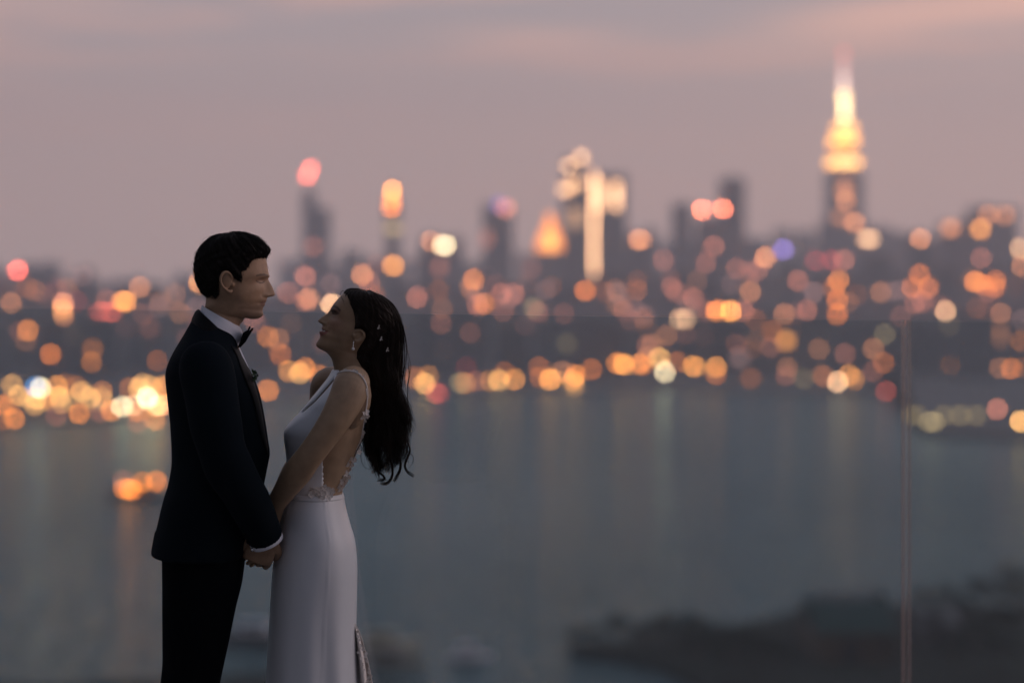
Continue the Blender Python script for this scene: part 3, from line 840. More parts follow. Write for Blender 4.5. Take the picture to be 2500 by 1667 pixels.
def boat(x, y, ln, wd, ht, hm, cm, rot, label, cab=True, roofm=None, name='moored_boat', cat='boat'):
    p = wpt(x, y, 0.0)
    root = empty(name, p); root.rotation_euler = (0, 0, rot)
    mb = MB(); hull(mb, ln, wd, ht); mb.build('hull', hm, root)
    c = MB(); c.frustum(-ln * .28, ln * .14, -wd * .33, wd * .33, ht + .01, ht + 2.1, .88); c.build('cabin', cm, root)
    g = MB(); g.box(-ln * .2, ln * .06, -wd * .335, -wd * .325, ht + .9, ht + 1.6); g.build('window', glassd, root)
    r_ = MB(); r_.box(-ln * .3, ln * .17, -wd * .38, wd * .38, ht + 2.12, ht + 2.3); r_.build('cabin_roof', roofm or cm, root)
    tag(root, label, cat)
    return root
boat(1080, 1516, 9.5, 3.2, 1.1, hullw, hullw, 0.1, 'small white motor boat to the right of the bridal skirt')
boat(885, 1496, 15, 5.5, 2.0, cabin, cabin, .15, 'tan houseboat with flat roof behind the bridal train', roofm=tan)
boat(905, 1530, 13, 4.5, 1.2, mat('hull_tan', (.3, .25, .17), .7), gry, -.1, 'low brownish boat moored below the tan houseboat', roofm=gry)
boat(596, 1475, 16, 6, 2.2, hulld, hullw, -.12, 'dark-hulled boat with pale blue roof between groom and bride', roofm=pale)
# ---- tug out on the river, left of the groom
p = wpt(318, 1142, 0)
tug = empty('tug_boat', p); tug.rotation_euler = (0, 0, R(8))
mb = MB(); hull(mb, 22, 7, 2.2); mb.build('hull', hulld, tug)
mb = MB(); mb.box(-3.5, 4.5, -2.4, 2.4, 2.25, 5.0); mb.build('deckhouse', mat('tug_red', (.12, .05, .04), .6), tug)
mb = MB(); mb.frustum(.5, 3.8, -1.7, 1.7, 5.02, 7.6, .9); mb.build('wheelhouse', hulld, tug)
mb = MB(); mb.tube([(-1.6, 0, 5), (-1.6, 0, 8.6)], [.8, .7], 12); mb.build('funnel', hulld, tug)
mb = MB(); mb.tube([(2, 0, 7.6), (2, 0, 12.5)], [.14, .06], 6); mb.build('mast', M_dark, tug)
for (x, y, c, B, wv) in [(285, 1122, 'q', .45, 10), (297, 1124, 'q', .5, 10), (307, 1124, 'q', .3, 9), (284, 1103, 's', .14, 9), (326, 1108, 'o', .38, 9), (358, 1104, 'q', .42, 10), (362, 1109, 'q', .15, 9)]:
    q = vpt(x, y, p[1] - 4.5); s = (p[1] - 4.5) / FV
    hd = bpy.data.objects.new('deck_light', HEAD); COL.objects.link(hd); hd.parent = tug
    hd.matrix_world = Matrix.Identity(4)
    lp = Matrix.Rotation(-R(8), 4, 'Z') @ (Vector(q) - Vector(p))
    hd.location = lp; hd.scale = (wv * s,) * 3
    hd.material_slots[0].link = 'OBJECT'; hd.material_slots[0].material = lit(c, GAIN * B / (wv ** 2 / DISC ** 2), LAMPNEE)
tag(tug, 'dark tug boat with orange deck lights on the river beside the groom', 'tug boat')

# ------------------------------------------------------------------ haze
hz = MB(); hz.box(-3050, 3050, -60, 5500, WATER_Z - 6, 400)
hm = bpy.data.materials.new('haze_air'); hm.use_nodes = True
t = hm.node_tree; t.nodes.clear()
pv = N(t, 'ShaderNodeVolumePrincipled')
pv.inputs['Color'].default_value = (0.96, 0.96, 1.0, 1)
pv.inputs['Density'].default_value = HAZE
pv.inputs['Anisotropy'].default_value = 0.25
ho = N(t, 'ShaderNodeOutputMaterial'); L(t, pv.outputs[0], ho.inputs['Volume'])
tag(hz.build('haze', hm), kind='stuff')

# ------------------------------------------------------------------ roof terrace and glass railing
def deck_planks():
    dk = mat('deck_boards', (0.16, 0.12, 0.09), 0.7, noise=(4.0, 0.3))
    mb = MB(); mb.box(-9, 9, -7, 6.95, -0.4, -0.035)
    root = tag(mb.build('terrace_floor', mat('terrace_slab', (.2, .2, .2), .9)), kind='structure')
    return root
deck_planks()
# the pavilion added unseen behind the photographer to cut sky reflections and front light
sky_blk = empty('sky_blocker', (0, -9.0, 0))
M_blocker = mat('blocker_cladding', (0.10, 0.10, 0.105), 0.7, noise=(2.0, 0.2))
mb = MB(); mb.box(-9, 9, -.9, 2.0, -0.03, 4.6); mb.build('wall', M_blocker, sky_blk)
mb = MB(); mb.box(-9.3, 9.3, -1.2, 2.6, 4.61, 4.85); mb.build('roof', ROOF, sky_blk)
for xx in (-6.5, -2.2, 2.2, 6.5):
    mb = MB(); mb.box(xx - 1.7, xx + 1.7, 2.005, 2.06, 0.0, 2.9); pn = mb.build('window', glassd, sky_blk)
    mb = MB()
    for (u0, u1, z0, z1) in ((-1.8, -1.7, 0, 3.0), (1.7, 1.8, 0, 3.0), (-1.7, 1.7, 2.9, 3.0)): mb.box(xx + u0, xx + u1, 2.005, 2.10, z0, z1)
    mb.build('window_frame', M_dark, pn)
tag(sky_blk, 'added unseen dark pavilion with wide windows facing the terrace', 'blocker')
KG = 555.0 / FV        # camera sits this far above the glass top
HG = CAM_Z - KG
def gz(x): return 555.0 / (72 + 33 * x / 2352.0)
P0 = vpt(0, 0, gz(0)); P1 = vpt(2352, 0, gz(2352))
g0 = np.array([P0[0], P0[1]]); g1 = np.array([P1[0], P1[1]])
gd = (g1 - g0) / np.linalg.norm(g1 - g0); gn = np.array([-gd[1], gd[0]])
seam = vpt(2080, 0, gz(2080)); tseam = float(np.dot(np.array([seam[0], seam[1]]) - g0, gd))
glm = bpy.data.materials.new('railing_glass'); glm.use_nodes = True
t = glm.node_tree; t.nodes.clear()
tr_ = N(t, 'ShaderNodeBsdfTransparent'); tr_.inputs[0].default_value = (0.90, 0.935, 0.945, 1)
gl = N(t, 'ShaderNodeBsdfGlossy'); gl.inputs['Roughness'].default_value = 0.02
lw = N(t, 'ShaderNodeLayerWeight'); lw.inputs['Blend'].default_value = 0.5
fr = mathn(t, 'MULTIPLY_ADD', mathn(t, 'POWER', lw.outputs['Facing'], 5.0), 0.95).node; fr.inputs[2].default_value = 0.016
mx = N(t, 'ShaderNodeMixShader'); L(t, fr.outputs[0], mx.inputs[0]); L(t, tr_.outputs[0], mx.inputs[1]); L(t, gl.outputs[0], mx.inputs[2])
df = N(t, 'ShaderNodeBsdfDiffuse'); df.inputs[0].default_value = (.6, .6, .6, 1)
nz = N(t, 'ShaderNodeTexNoise'); nz.inputs['Scale'].default_value = 60; nz.inputs['Detail'].default_value = 6
co = N(t, 'ShaderNodeTexCoord'); L(t, co.outputs['Object'], nz.inputs['Vector'])
dust = ramp(t, nz.outputs[0], [(0.55, (0.0,) * 3), (0.8, (0.03,) * 3)])
mx2 = N(t, 'ShaderNodeMixShader'); L(t, dust, mx2.inputs[0]); L(t, mx.outputs[0], mx2.inputs[1]); L(t, df.outputs[0], mx2.inputs[2])
oo = N(t, 'ShaderNodeOutputMaterial'); L(t, mx2.outputs[0], oo.inputs['Surface'])
edm = mat('polished_glass_edge', (0.34, 0.25, 0.24), 0.25)
_t = edm.node_tree; _o = [n_ for n_ in _t.nodes if n_.type == 'OUTPUT_MATERIAL'][0]; _p = _t.nodes['Principled BSDF']
_tr = N(_t, 'ShaderNodeBsdfTransparent'); _tr.inputs[0].default_value = (.8, .86, .86, 1); _mx = N(_t, 'ShaderNodeMixShader'); _mx.inputs[0].default_value = .5
L(_t, _tr.outputs[0], _mx.inputs[1]); L(_t, _p.outputs[0], _mx.inputs[2]); L(_t, _mx.outputs[0], _o.inputs['Surface'])
edt = mat('glass_top_edge', (0.05, 0.06, 0.06), 0.4)
rail = empty('glass_railing', (g0[0], g0[1], 0))
TH = 0.018
def pane(t0, t1):
    cs = []
    for (tt, nn) in ((t0, 0), (t1, 0), (t1, TH), (t0, TH)):
        q = g0 + gd * tt + gn * nn
        cs.append((q[0] - g0[0], q[1] - g0[1]))
    v = [(x, y, 0.02) for x, y in cs] + [(x, y, HG) for x, y in cs]
    f = [(0, 1, 5, 4), (2, 3, 7, 6), (1, 2, 6, 5), (3, 0, 4, 7), (4, 5, 6, 7), (3, 2, 1, 0)]
    o = obj('glass_pane', v, f, glm, rail, smooth=False)
    o.data.materials.append(edm)
    o.data.materials.append(edt)
    for i in (2, 3, 5): o.data.polygons[i].material_index = 1
    o.data.polygons[4].material_index = 2
    return o
LEN = float(np.linalg.norm(g1 - g0))
pw = 4.2
pane(tseam - 2 * pw, tseam - pw - .012); pane(tseam - pw, tseam - .012); pane(tseam + .004, tseam + pw)
a0, a1 = tseam - 2 * pw - .2, tseam + pw + .2
cs = [g0 + gd * tt + gn * nn - g0 for (tt, nn) in ((a0, -.03), (a1, -.03), (a1, TH + .03), (a0, TH + .03))]
v = [(q[0], q[1], z) for z in (0.0, .12) for q in cs]
obj('base_channel', v, [(3, 2, 1, 0), (4, 5, 6, 7), (0, 1, 5, 4), (1, 2, 6, 5), (2, 3, 7, 6), (3, 0, 4, 7)], mat('aluminium', (.4, .4, .4), .4, metal=.9), rail, smooth=False)
tag(rail, 'clear frameless glass railing behind the couple with one upright seam', 'railing')
# ------------------------------------------------------------------ the couple
# figures are laid out in their own upright frame: x' across the line of sight, y' (d) along it
D0 = 6.4
AL = math.atan((655 - 1250) / FPX)
UY = np.array([math.sin(AL), math.cos(AL), 0.0]); UX = np.array([math.cos(AL), -math.sin(AL), 0.0]); UZ = np.array([0, 0, 1.0])
CC = np.array([math.tan(AL) * D0, D0, 0.0])
def W(px, py, d=0.0):
    """where the ray of photo pixel (px, py) meets the upright plane d metres behind the couple's middle plane"""
    dr = np.array([(px - 1250) / FPX, 1.0, -(py - 675) / FPX])
    o = np.array([0, 0, CAM_Z])
    k = (np.dot(CC, UY) + d - np.dot(o, UY)) / np.dot(dr, UY)
    return o + dr * k
def rg(ox, oy, s):
    return lambda p: (ox + p[0] / s, oy + p[1] / s)
g1_ = rg(350, 540, 4.9); g3_ = rg(350, 840, 3.92); b2_ = rg(650, 660, 4.6125); b4_ = rg(640, 900, 3.92); b6_ = rg(560, 1230, 3.5875)
def to_px(P):
    """3D -> photo pixel (vectorised)"""
    P = np.atleast_2d(P)
    return np.stack([1250 + P[:, 0] / P[:, 1] * FPX, 675 - (P[:, 2] - CAM_Z) / P[:, 1] * FPX], 1)
def depth_of(P): return (np.atleast_2d(P) - CC) @ UY
def in_poly(q, poly):
    q = np.atleast_2d(q); poly = np.asarray(poly, float); r_ = np.zeros(len(q), bool)
    j = len(poly) - 1
    for i in range(len(poly)):
        xi, yi = poly[i]; xj, yj = poly[j]
        c = ((yi > q[:, 1]) != (yj > q[:, 1])) & (q[:, 0] < (xj - xi) * (q[:, 1] - yi) / (yj - yi + 1e-9) + xi)
        r_ ^= c; j = i
    return r_
def poly_dist(q, poly):
    """unsigned distance to polygon outline"""
    q = np.atleast_2d(q); poly = np.asarray(poly, float); best = np.full(len(q), 1e9)
    for i in range(len(poly)):
        a, b_ = poly[i], poly[(i + 1) % len(poly)]
        ab = b_ - a; t_ = np.clip(((q - a) @ ab) / (ab @ ab + 1e-9), 0, 1)
        best = np.minimum(best, np.linalg.norm(q - (a + t_[:, None] * ab), axis=1))
    return best

class Loft:
    """surface through rings given by a front and a back outline point (photo pixels), half width w (m), egg (front narrowing)"""
    def __init__(self, rings, nr, ns, conv=lambda p: p, d0=0.0, bias=0.45, disp=None, expo=2.0, caps=True, yaw=0.0):
        rr = []
        for r_ in rings:
            F = W(*conv(r_[0]), d0); B = W(*conv(r_[1]), d0)
            rr.append(np.concatenate([F, B, [r_[2], r_[3] if len(r_) > 3 else 0.0, r_[4] if len(r_) > 4 else 0.0]]))
        self.rings = np.array(rr)
        q = cr(self.rings, nr); self.nr, self.ns = nr, ns
        th = np.linspace(-np.pi, np.pi, ns, endpoint=False)
        ph = th - bias * np.sin(th)
        self.ph = ph
        C, S = np.cos(ph), np.sin(ph)
        e = 2.0 / expo
        Cs, Ss = np.sign(C) * abs(C) ** e, np.sign(S) * abs(S) ** e
        F, B, w_, egg, off = q[:, :3], q[:, 3:6], q[:, 6], q[:, 7], q[:, 8]
        c = (F + B) / 2; u = (F - B) / 2
        self.t = np.linspace(0, len(rings) - 1, nr)
        P = c[:, None] + u[:, None] * Cs[None, :, None] + UY[None, None] * (off[:, None] + (w_[:, None] * Ss[None]) * (1 - egg[:, None] * np.maximum(0, Cs)[None] ** 1.5))[..., None]
        un = u / (np.linalg.norm(u, axis=1)[:, None] + 1e-9)
        self.u = un
        if disp is not None:
            P = disp(self, P, un, Cs, Ss)
        self.P = P
        self.caps = caps
    def vf(self):
        v = self.P.reshape(-1, 3)
        f = grid_faces(self.nr, self.ns)
        if self.caps:
            f = f + [tuple(range(self.ns - 1, -1, -1)), tuple((self.nr - 1) * self.ns + s for s in range(self.ns))]
        return v, f
    def normals(self):
        P = self.P
        a = np.roll(P, -1, 1) - np.roll(P, 1, 1)
        b_ = np.gradient(P, axis=0)
        n_ = np.cross(a, b_); n_ /= np.linalg.norm(n_, axis=2)[..., None] + 1e-12
        cen = P.mean(axis=1, keepdims=True)
        if ((P - cen) * n_).sum() < 0: n_ = -n_
        return n_
def G(x, m, s): return np.exp(-((x - m) / s) ** 2)
def smst(x, a, b_):
    t_ = np.clip((x - a) / (b_ - a), 0, 1); return t_ * t_ * (3 - 2 * t_)

def head_disp(nose, wid, feats, brow=None):
    """nose: [(ring t, mm)], wid: [(t, mm)], feats: (t, y mm, st rings, sy mm, mm)"""
    def f(lo, P, un, C, S):
        t_ = lo.t[:, None]
        y = ((P - CC) @ UY) * 1000.0
        front = np.clip(C, 0, 1)[None] ** .5
        dn = np.interp(lo.t, [a for a, _ in nose], [b_ for _, b_ in nose])[:, None]
        sg = np.interp(lo.t, [a for a, _ in wid], [b_ for _, b_ in wid])[:, None]
        d = dn * np.exp(-np.abs(y / sg) ** 2.4) * (C > 0)[None]
        for (ft, fy, fst, fsy, mm) in feats:
            d = d + mm * G(t_, ft, fst) * (G(y, fy, fsy) + (G(y, -fy, fsy) if fy else 0)) * front
        return P + un[:, None] * (d / 1000.0)[..., None]
    return f

def hand(wrist, fwd, across, n_, L_=0.092, wd=0.078, curl=(.6, .6, .5), spread=0.0, thumb=True, lens=(.072, .080, .074, .058), curls=None, fr=.0083):
    """palm + four fingers + thumb. fwd wrist->knuckles, across towards the thumb, n_ out of the palm"""
    fwd, across, n_ = [np.asarray(a, float) / np.linalg.norm(a) for a in (fwd, across, n_)]
    parts = []
    wrist = np.asarray(wrist, float)
    k = 9; V = []
    for i in range(k):
        u = i / (k - 1)
        c = wrist + fwd * L_ * u
        hw = (.028 + (wd / 2 - .028) * smst(u, 0, .7)) * (1 - .08 * smst(u, .8, 1)); ht = .019 - .006 * u
        for a in np.linspace(0, 2 * np.pi, 18, endpoint=False):
            V.append(c + across * hw * math.copysign(abs(math.cos(a)) ** .75, math.cos(a)) + n_ * ht * math.copysign(abs(math.sin(a)) ** .8, math.sin(a)))
    parts.append((np.array(V), grid_faces(k, 18) + [tuple(range(17, -1, -1)), tuple((k - 1) * 18 + s for s in range(18))]))
    for i in range(4):
        off = (1.5 - i) / 3.0
        base = wrist + fwd * (L_ * (.96 - .05 * abs(off - .15))) + across * off * (wd - .019)
        dirv = fwd + across * off * spread
        dirv /= np.linalg.norm(dirv)
        c3 = curls[i] if curls else curl
        p = base - dirv * .018; pts = [p, base]; a = 0
        for j, fr_ in enumerate((.46, .31, .23)):
            a += c3[j]
            dd = dirv * math.cos(a) + n_ * math.sin(a)
            q = pts[-1] + dd * lens[i] * fr_
            pts.append((pts[-1] + q) / 2); pts.append(q)
        pts = cr(np.array(pts), 16)
        rad = np.interp(np.linspace(0, 1, 16), [0, .3, .6, .95, 1], [fr * 1.12, fr * 1.05, fr * .98, fr * .8, fr * .45])
        parts.append(tube(pts, rad, 10))
    if thumb:
        b0 = wrist + fwd * .018 + across * .022
        pts = cr(np.array([b0, b0 + fwd * .025 + across * .022 + n_ * .012, b0 + fwd * .05 + across * .030 + n_ * .026, b0 + fwd * .073 + across * .026 + n_ * .038]), 12)
        parts.append(tube(pts, np.interp(np.linspace(0, 1, 12), [0, .4, .9, 1], [.016, .0115, .0092, .005]), 10))
    return parts

def limb(pts, n=40, seg=22, flat=None):
    """pts: (px, py, d, radius m)"""
    q = cr(np.array([np.concatenate([W(p[0], p[1], p[2]), [p[3]]]) for p in pts]), n)
    return tube(q[:, :3], q[:, 3], seg)
def seg_tubes(paths, rads, seg=3):
    """many thin strands joined into one mesh; paths (n, k, 3), rads (n, k)"""
    paths = np.asarray(paths, float); n_, k, _ = paths.shape
    T = np.gradient(paths, axis=1); T /= np.linalg.norm(T, axis=2)[..., None] + 1e-12
    ref = np.array([.31, .23, .92])
    u = np.cross(T, ref); u /= np.linalg.norm(u, axis=2)[..., None] + 1e-12
    w_ = np.cross(T, u)
    an = np.linspace(0, 2 * np.pi, seg, endpoint=False)
    V = paths[:, :, None] + rads[:, :, None, None] * (u[:, :, None] * np.cos(an)[None, None, :, None] + w_[:, :, None] * np.sin(an)[None, None, :, None])
    V = V.reshape(-1, 3)
    idx = np.arange(n_ * k * seg).reshape(n_, k, seg)
    a = idx[:, :-1]; b_ = idx[:, 1:]
    F = np.stack([a, np.roll(a, -1, 2), np.roll(b_, -1, 2), b_], -1).reshape(-1, 4)
    me = bpy.data.meshes.new('strands')
    me.vertices.add(len(V)); me.vertices.foreach_set('co', V.astype(np.float32).ravel())
    me.loops.add(F.size); me.loops.foreach_set('vertex_index', F.ravel().astype(np.int32))
    me.polygons.add(len(F)); me.polygons.foreach_set('loop_start', np.arange(0, F.size, 4, dtype=np.int32)); me.polygons.foreach_set('loop_total', np.full(len(F), 4, np.int32))
    me.update(calc_edges=True); me.validate()
    return me
def join_mesh(mes, name):
    v, f, n_ = [], [], 0
    for me in mes:
        v.append(mesh_co(me)); f += [tuple(i + n_ for i in p.vertices) for p in me.polygons]; n_ += len(me.vertices)
    return new_mesh(name, np.concatenate(v), f)

skin_g = mat('skin_groom', (0.3, 0.19, 0.13), 0.5, 0.35, tint=True, noise=(38, 0.20), bump=(500, .12, .001))
skin_b = mat('skin_bride', (0.3, 0.19, 0.13), 0.48, 0.35, tint=True, noise=(30, 0.18))
hairm = mat('hair_black', (0.011, 0.008, 0.007), 0.6, 0.14)
hairb = mat('hair_dark_brown', (0.022, 0.0145, 0.011), 0.55, 0.14)
wool = mat('suit_wool', (0.0034, 0.0068, 0.0105), 0.9, 0.06, bump=(900, .2, .0006))
wool2 = mat('suit_trouser_wool', (0.0018, 0.0026, 0.0042), 0.9, 0.05)
satinb = mat('black_satin', (0.003, 0.003, 0.004), 0.6, 0.08)
shirtm = mat('white_cotton', (0.80, 0.80, 0.86), 0.8, 0.2)
satin = mat('ivory_satin', (0.74, 0.74, 0.76), 0.36, 0.4, bump=(30, .06, .01))
lacem = mat('ivory_lace', (0.85, 0.78, 0.73), 0.8, 0.2)
pearl = mat('pearl', (0.85, 0.82, 0.80), 0.15, 0.6)
silver = mat('silver', (0.75, 0.75, 0.75), 0.25, metal=1.0)
greenl = mat('boutonniere_green', (0.03, 0.07, 0.025), 0.6)

# =================================================================== groom
hr = [((1050, 196), (1049, 196), .002), ((1200, 214), (900, 214), .045), ((1330, 262), (790, 265), .062), ((1408, 328), (722, 330), .070), ((1452, 395), (682, 410), .0745), ((1470, 450), (668, 480), .0765),
      ((1482, 520), (663, 560), .0775, .06), ((1496, 600), (668, 640), .0775, .10), ((1502, 645), (682, 700), .0765, .14), ((1490, 690), (702, 750), .0745, .18), ((1474, 740), (720, 800), .0735, .22),
      ((1469, 800), (735, 850), .0725, .25), ((1470, 860), (745, 890), .071, .28), ((1476, 905), (747, 920), .0685, .30), ((1478, 938), (747, 945), .066, .32), ((1454, 985), (745, 965), .0642, .34),
      ((1440, 1035), (742, 985), .0625, .36), ((1427, 1066), (740, 1005), .0608, .37), ((1431, 1105), (738, 1020), .0590, .38), ((1410, 1146), (737, 1035), .0568, .38), ((1355, 1168), (737, 1050), .0540, .36),
      ((1285, 1168), (737, 1062), .0512, .25), ((1215, 1156), (735, 1075), .050, .12), ((1196, 1190), (732, 1100), .052, .05), ((1155, 1240), (722, 1160), .056), ((1125, 1330), (692, 1240), .060), ((1110, 1440), (660, 1340), .068)]
nose = [(8.6, 0), (9, 1), (9.5, 5.5), (10, 9.8), (10.5, 14), (11, 17.6), (11.5, 20.2), (12, 22.6), (12.3, 23.0), (12.55, 22.2), (12.78, 19.8), (12.93, 15.5), (13.03, 8.5), (13.12, 2.5), (13.3, 0)]
wid = [(8, 9), (9, 8), (10, 9.5), (11, 12), (12, 15), (12.6, 16), (13, 15), (13.5, 13)]
feats = [(9.35, 29, .75, 15, -12.5), (9.6, 30, .40, 10.0, 5.8), (8.35, 22, .34, 22, 4.2), (9.85, 30, .07, 10, -2.0), (9.30, 30, .08, 12, -1.8), (11.2, 47, .9, 15, 3.0), (12.5, 19, .34, 5.0, 5.5), (12.45, 27, .7, 4.5, -2.6), (12.98, 9, .10, 4.5, -4.0),
         (13.25, 0, .25, 5, -1.0), (14.55, 0, .14, 18, 1.4), (14.90, 0, .085, 27, -5.0), (15.30, 0, .22, 16, 2.4), (16.1, 0, .35, 15, -1.4), (14.85, 28, .28, 4.5, -2.6), (18.3, 0, .8, 15, 1.4), (13.8, 38, 1.6, 8, -2.0)]
head = Loft(hr, 230, 220, g1_, bias=.5, disp=head_disp(nose, wid, feats))
def ear(conv, path, rad, concha, tragus, ysg, ybase, out):
    ps = []
    q = cr(np.array([np.concatenate([W(*conv(p[:2]), ysg * (ybase + p[2])), [r_]]) for p, r_ in zip(path, rad)]), 36)
    ps.append(tube(q[:, :3], q[:, 3], 10))
    c, ax, ay, ang = concha
    c3 = W(*conv(c), ysg * (ybase + out * .4))
    a = np.array(ax) ; 
    ux = UX * math.cos(ang) - UZ * math.sin(ang); uz = UX * math.sin(ang) + UZ * math.cos(ang)
    ps.append(ellipsoid(c3, [ux * ax, uz * ay, UY * .0045]))
    ps.append(ellipsoid(W(*conv(tragus), ysg * (ybase + .003)), [UX * .0045, UZ * .006, UY * .005]))
    return ps
parts = [head.vf()]
ep = [(1058, 700, .004), (1045, 640, .010), (990, 606, .017), (940, 640, .020), (926, 705, .020), (944, 770, .018), (985, 815, .013), (1035, 845, .008), (1062, 822, .004)]
er = [.003, .0034, .0036, .0036, .0034, .0034, .0038, .0048, .0035]
for sg in (-1, 1):
    parts += ear(g1_, ep, er, ((1003, 722), .0125, .021, R(12)), (1066, 755), sg, .0745, .012)
# torso and arms inside the clothes
tr_r = [((560, 800), (490, 790), .06), ((585, 850), (450, 842), .14), ((600, 900), (425, 900), .18), ((622, 980), (425, 985), .165), ((635, 1080), (430, 1080), .155), ((620, 1180), (425, 1180), .155), ((600, 1290), (410, 1290), .16), ((580, 1340), (420, 1340), .13)]
parts.append(Loft(tr_r, 40, 48).vf())
g_arm = [(505, 890, -.17, .055), (520, 1000, -.20, .050), (553, 1128, -.22, .045), (602, 1212, -.19, .040), (642, 1296, -.135, .030), (648, 1310, -.13, .029)]
parts.append(limb(g_arm))
g_arm_f = [(505, 890, .17, .055), (520, 1000, .20, .050), (550, 1125, .22, .045), (596, 1205, .19, .040), (630, 1280, .13, .030), (636, 1296, .125, .029)]
parts.append(limb(g_arm_f))
dn = -UZ
parts += hand(W(650, 1306, -.132), dn * .80 - UX * .28 + UY * .42, UX * .85 - UZ * .30, UY * .75 + UZ * .55, L_=.082, wd=.080,
              curls=[(.55, 1.0, .7), (.65, 1.05, .7), (.7, 1.1, .7), (.6, 1.1, .8)], lens=(.070, .078, .073, .058), fr=.0088)
parts += hand(W(638, 1290, .12), dn * .80 - UX * .1 - UY * .42, UX * .85 - UZ * .30, -UY * .75 + UZ * .55, L_=.082, wd=.078,
              curls=[(.55, 1.0, .7)] * 4, lens=(.070, .078, .073, .058), fr=.0088)
gme = fuse(parts, .0021, 3, .45)
drop_islands(gme)
co_ = mesh_co(gme); q = to_px(co_); dd = depth_of(co_)
z1 = lambda pts: [g1_(p) for p in pts]
col = np.tile(np.array([.40, .25, .155]), (len(co_), 1))
lipm = smst(-np.abs(np.hypot((q[:, 0] - g1_((1445, 985))[0]) / 10.5, (q[:, 1] - g1_((1445, 985))[1]) / 8.5)), -1.2, -.7) * (np.abs(dd) < .024)
col = col * (1 - .5 * lipm[:, None]) + np.array([.26, .10, .085]) * .5 * lipm[:, None]
browp = z1([(1352, 648), (1400, 634), (1450, 634), (1492, 646), (1494, 656), (1450, 648), (1400, 650), (1355, 658)])
bm_ = np.exp(-(poly_dist(q, browp) / 1.3) ** 2); bm_[in_poly(q, browp)] = 1; bm_ *= (np.abs(dd) > .008) & (np.abs(dd) < .066)
col = col * (1 - .7 * bm_[:, None]) + np.array([.03, .02, .016]) * .7 * bm_[:, None]
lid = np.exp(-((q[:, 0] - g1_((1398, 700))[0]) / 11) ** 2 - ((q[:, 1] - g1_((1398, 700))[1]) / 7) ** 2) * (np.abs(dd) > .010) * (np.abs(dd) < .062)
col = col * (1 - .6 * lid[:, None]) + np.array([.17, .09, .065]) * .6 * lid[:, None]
lash = z1([(1350, 712), (1368, 727), (1395, 737), (1425, 736), (1448, 722), (1425, 736.5), (1395, 737.5), (1368, 727.5)])
lm_ = np.exp(-(poly_dist(q, lash) / 1.35) ** 2) * (np.abs(dd) > .012) * (np.abs(dd) < .062)
col = col * (1 - .85 * lm_[:, None]) + np.array([.02, .014, .012]) * .85 * lm_[:, None]
beard = z1([(1130, 780), (1200, 900), (1330, 960), (1480, 915), (1500, 1000), (1450, 1180), (1200, 1180), (1080, 1080), (1070, 880)])
bd = smst(poly_dist(q, beard), 0, 16) * in_poly(q, beard)
col = col * (1 - .30 * bd[:, None]) + np.array([.09, .075, .07]) * .30 * bd[:, None]
paint(gme, col)
groom = link('person', gme, skin_g)
tag(groom, 'man in black tuxedo with bow tie facing the bride, eyes lowered', 'person')

# hair: a thick cap grown from the scalp plus strands
hp = [g1_(p) for p in [(1468, 440), (1400, 448), (1335, 458), (1292, 490), (1268, 560), (1225, 600), (1192, 615), (1190, 700), (1180, 748), (1128, 720), (1090, 690), (1062, 655), (1040, 618), (985, 600), (930, 632), (916, 680), (918, 780), (912, 890),
                       (860, 936), (800, 915), (735, 908), (560, 900), (500, 500), (600, 100), (1000, 50), (1400, 100), (1600, 300), (1600, 420)]]
def hair_cap(lo, poly, thick, rmax, front_boost=None):
    P, n_ = lo.P, lo.normals()
    qv = to_px(P.reshape(-1, 3))
    ins = in_poly(qv, poly); dist = poly_dist(qv, poly) / 922.0
    sd_ = np.where(ins, dist, -dist).reshape(P.shape[:2])
    th = thick(lo, P) * smst(sd_, -.001, .014)
    th = np.where(sd_ < -.001, -.006, th - .0015)
    return sd_, th, n_
def g_thick(lo, P):
    t_ = lo.t[:, None]
    base = np.interp(lo.t, [0, 2, 4, 6, 8, 10, 12, 14, 16], [.0105, .0110, .0115, .0125, .0125, .0105, .007, .004, .002])[:, None]
    f_ = np.cos(lo.ph)[None] 
    nz_ = .0026 * np.sin(lo.ph[None] * 11 + t_ * 2.6 + 2 * np.sin(t_ * 1.3)) + .0022 * np.sin(lo.ph[None] * 23 - t_ * 3.1) + .0014 * np.sin(lo.ph[None] * 41 - t_ * 3.7)
    side = 1 - .38 * smst(np.abs(np.sin(lo.ph))[None] * smst(t_, 3.5, 6.5), .3, 1)
    return (base + .004 * smst(f_, .6, 1) * smst(-t_, -6.5, -4)) * side + nz_ * .8
sd_, th, nn = hair_cap(head, hp, g_thick, 17)
hv = head.P + nn * th[..., None]
ok = (sd_ > -.004)
keepr = ok.any(axis=1)
idx = -np.ones(head.nr * head.ns, int); sel = np.where(ok.ravel())[0]; idx[sel] = np.arange(len(sel))
ff = [tuple(idx[list(q_)]) for q_ in grid_faces(head.nr, head.ns) if all(idx[i] >= 0 for i in q_)]
cap_me = new_mesh('cap', hv.reshape(-1, 3)[sel], ff)
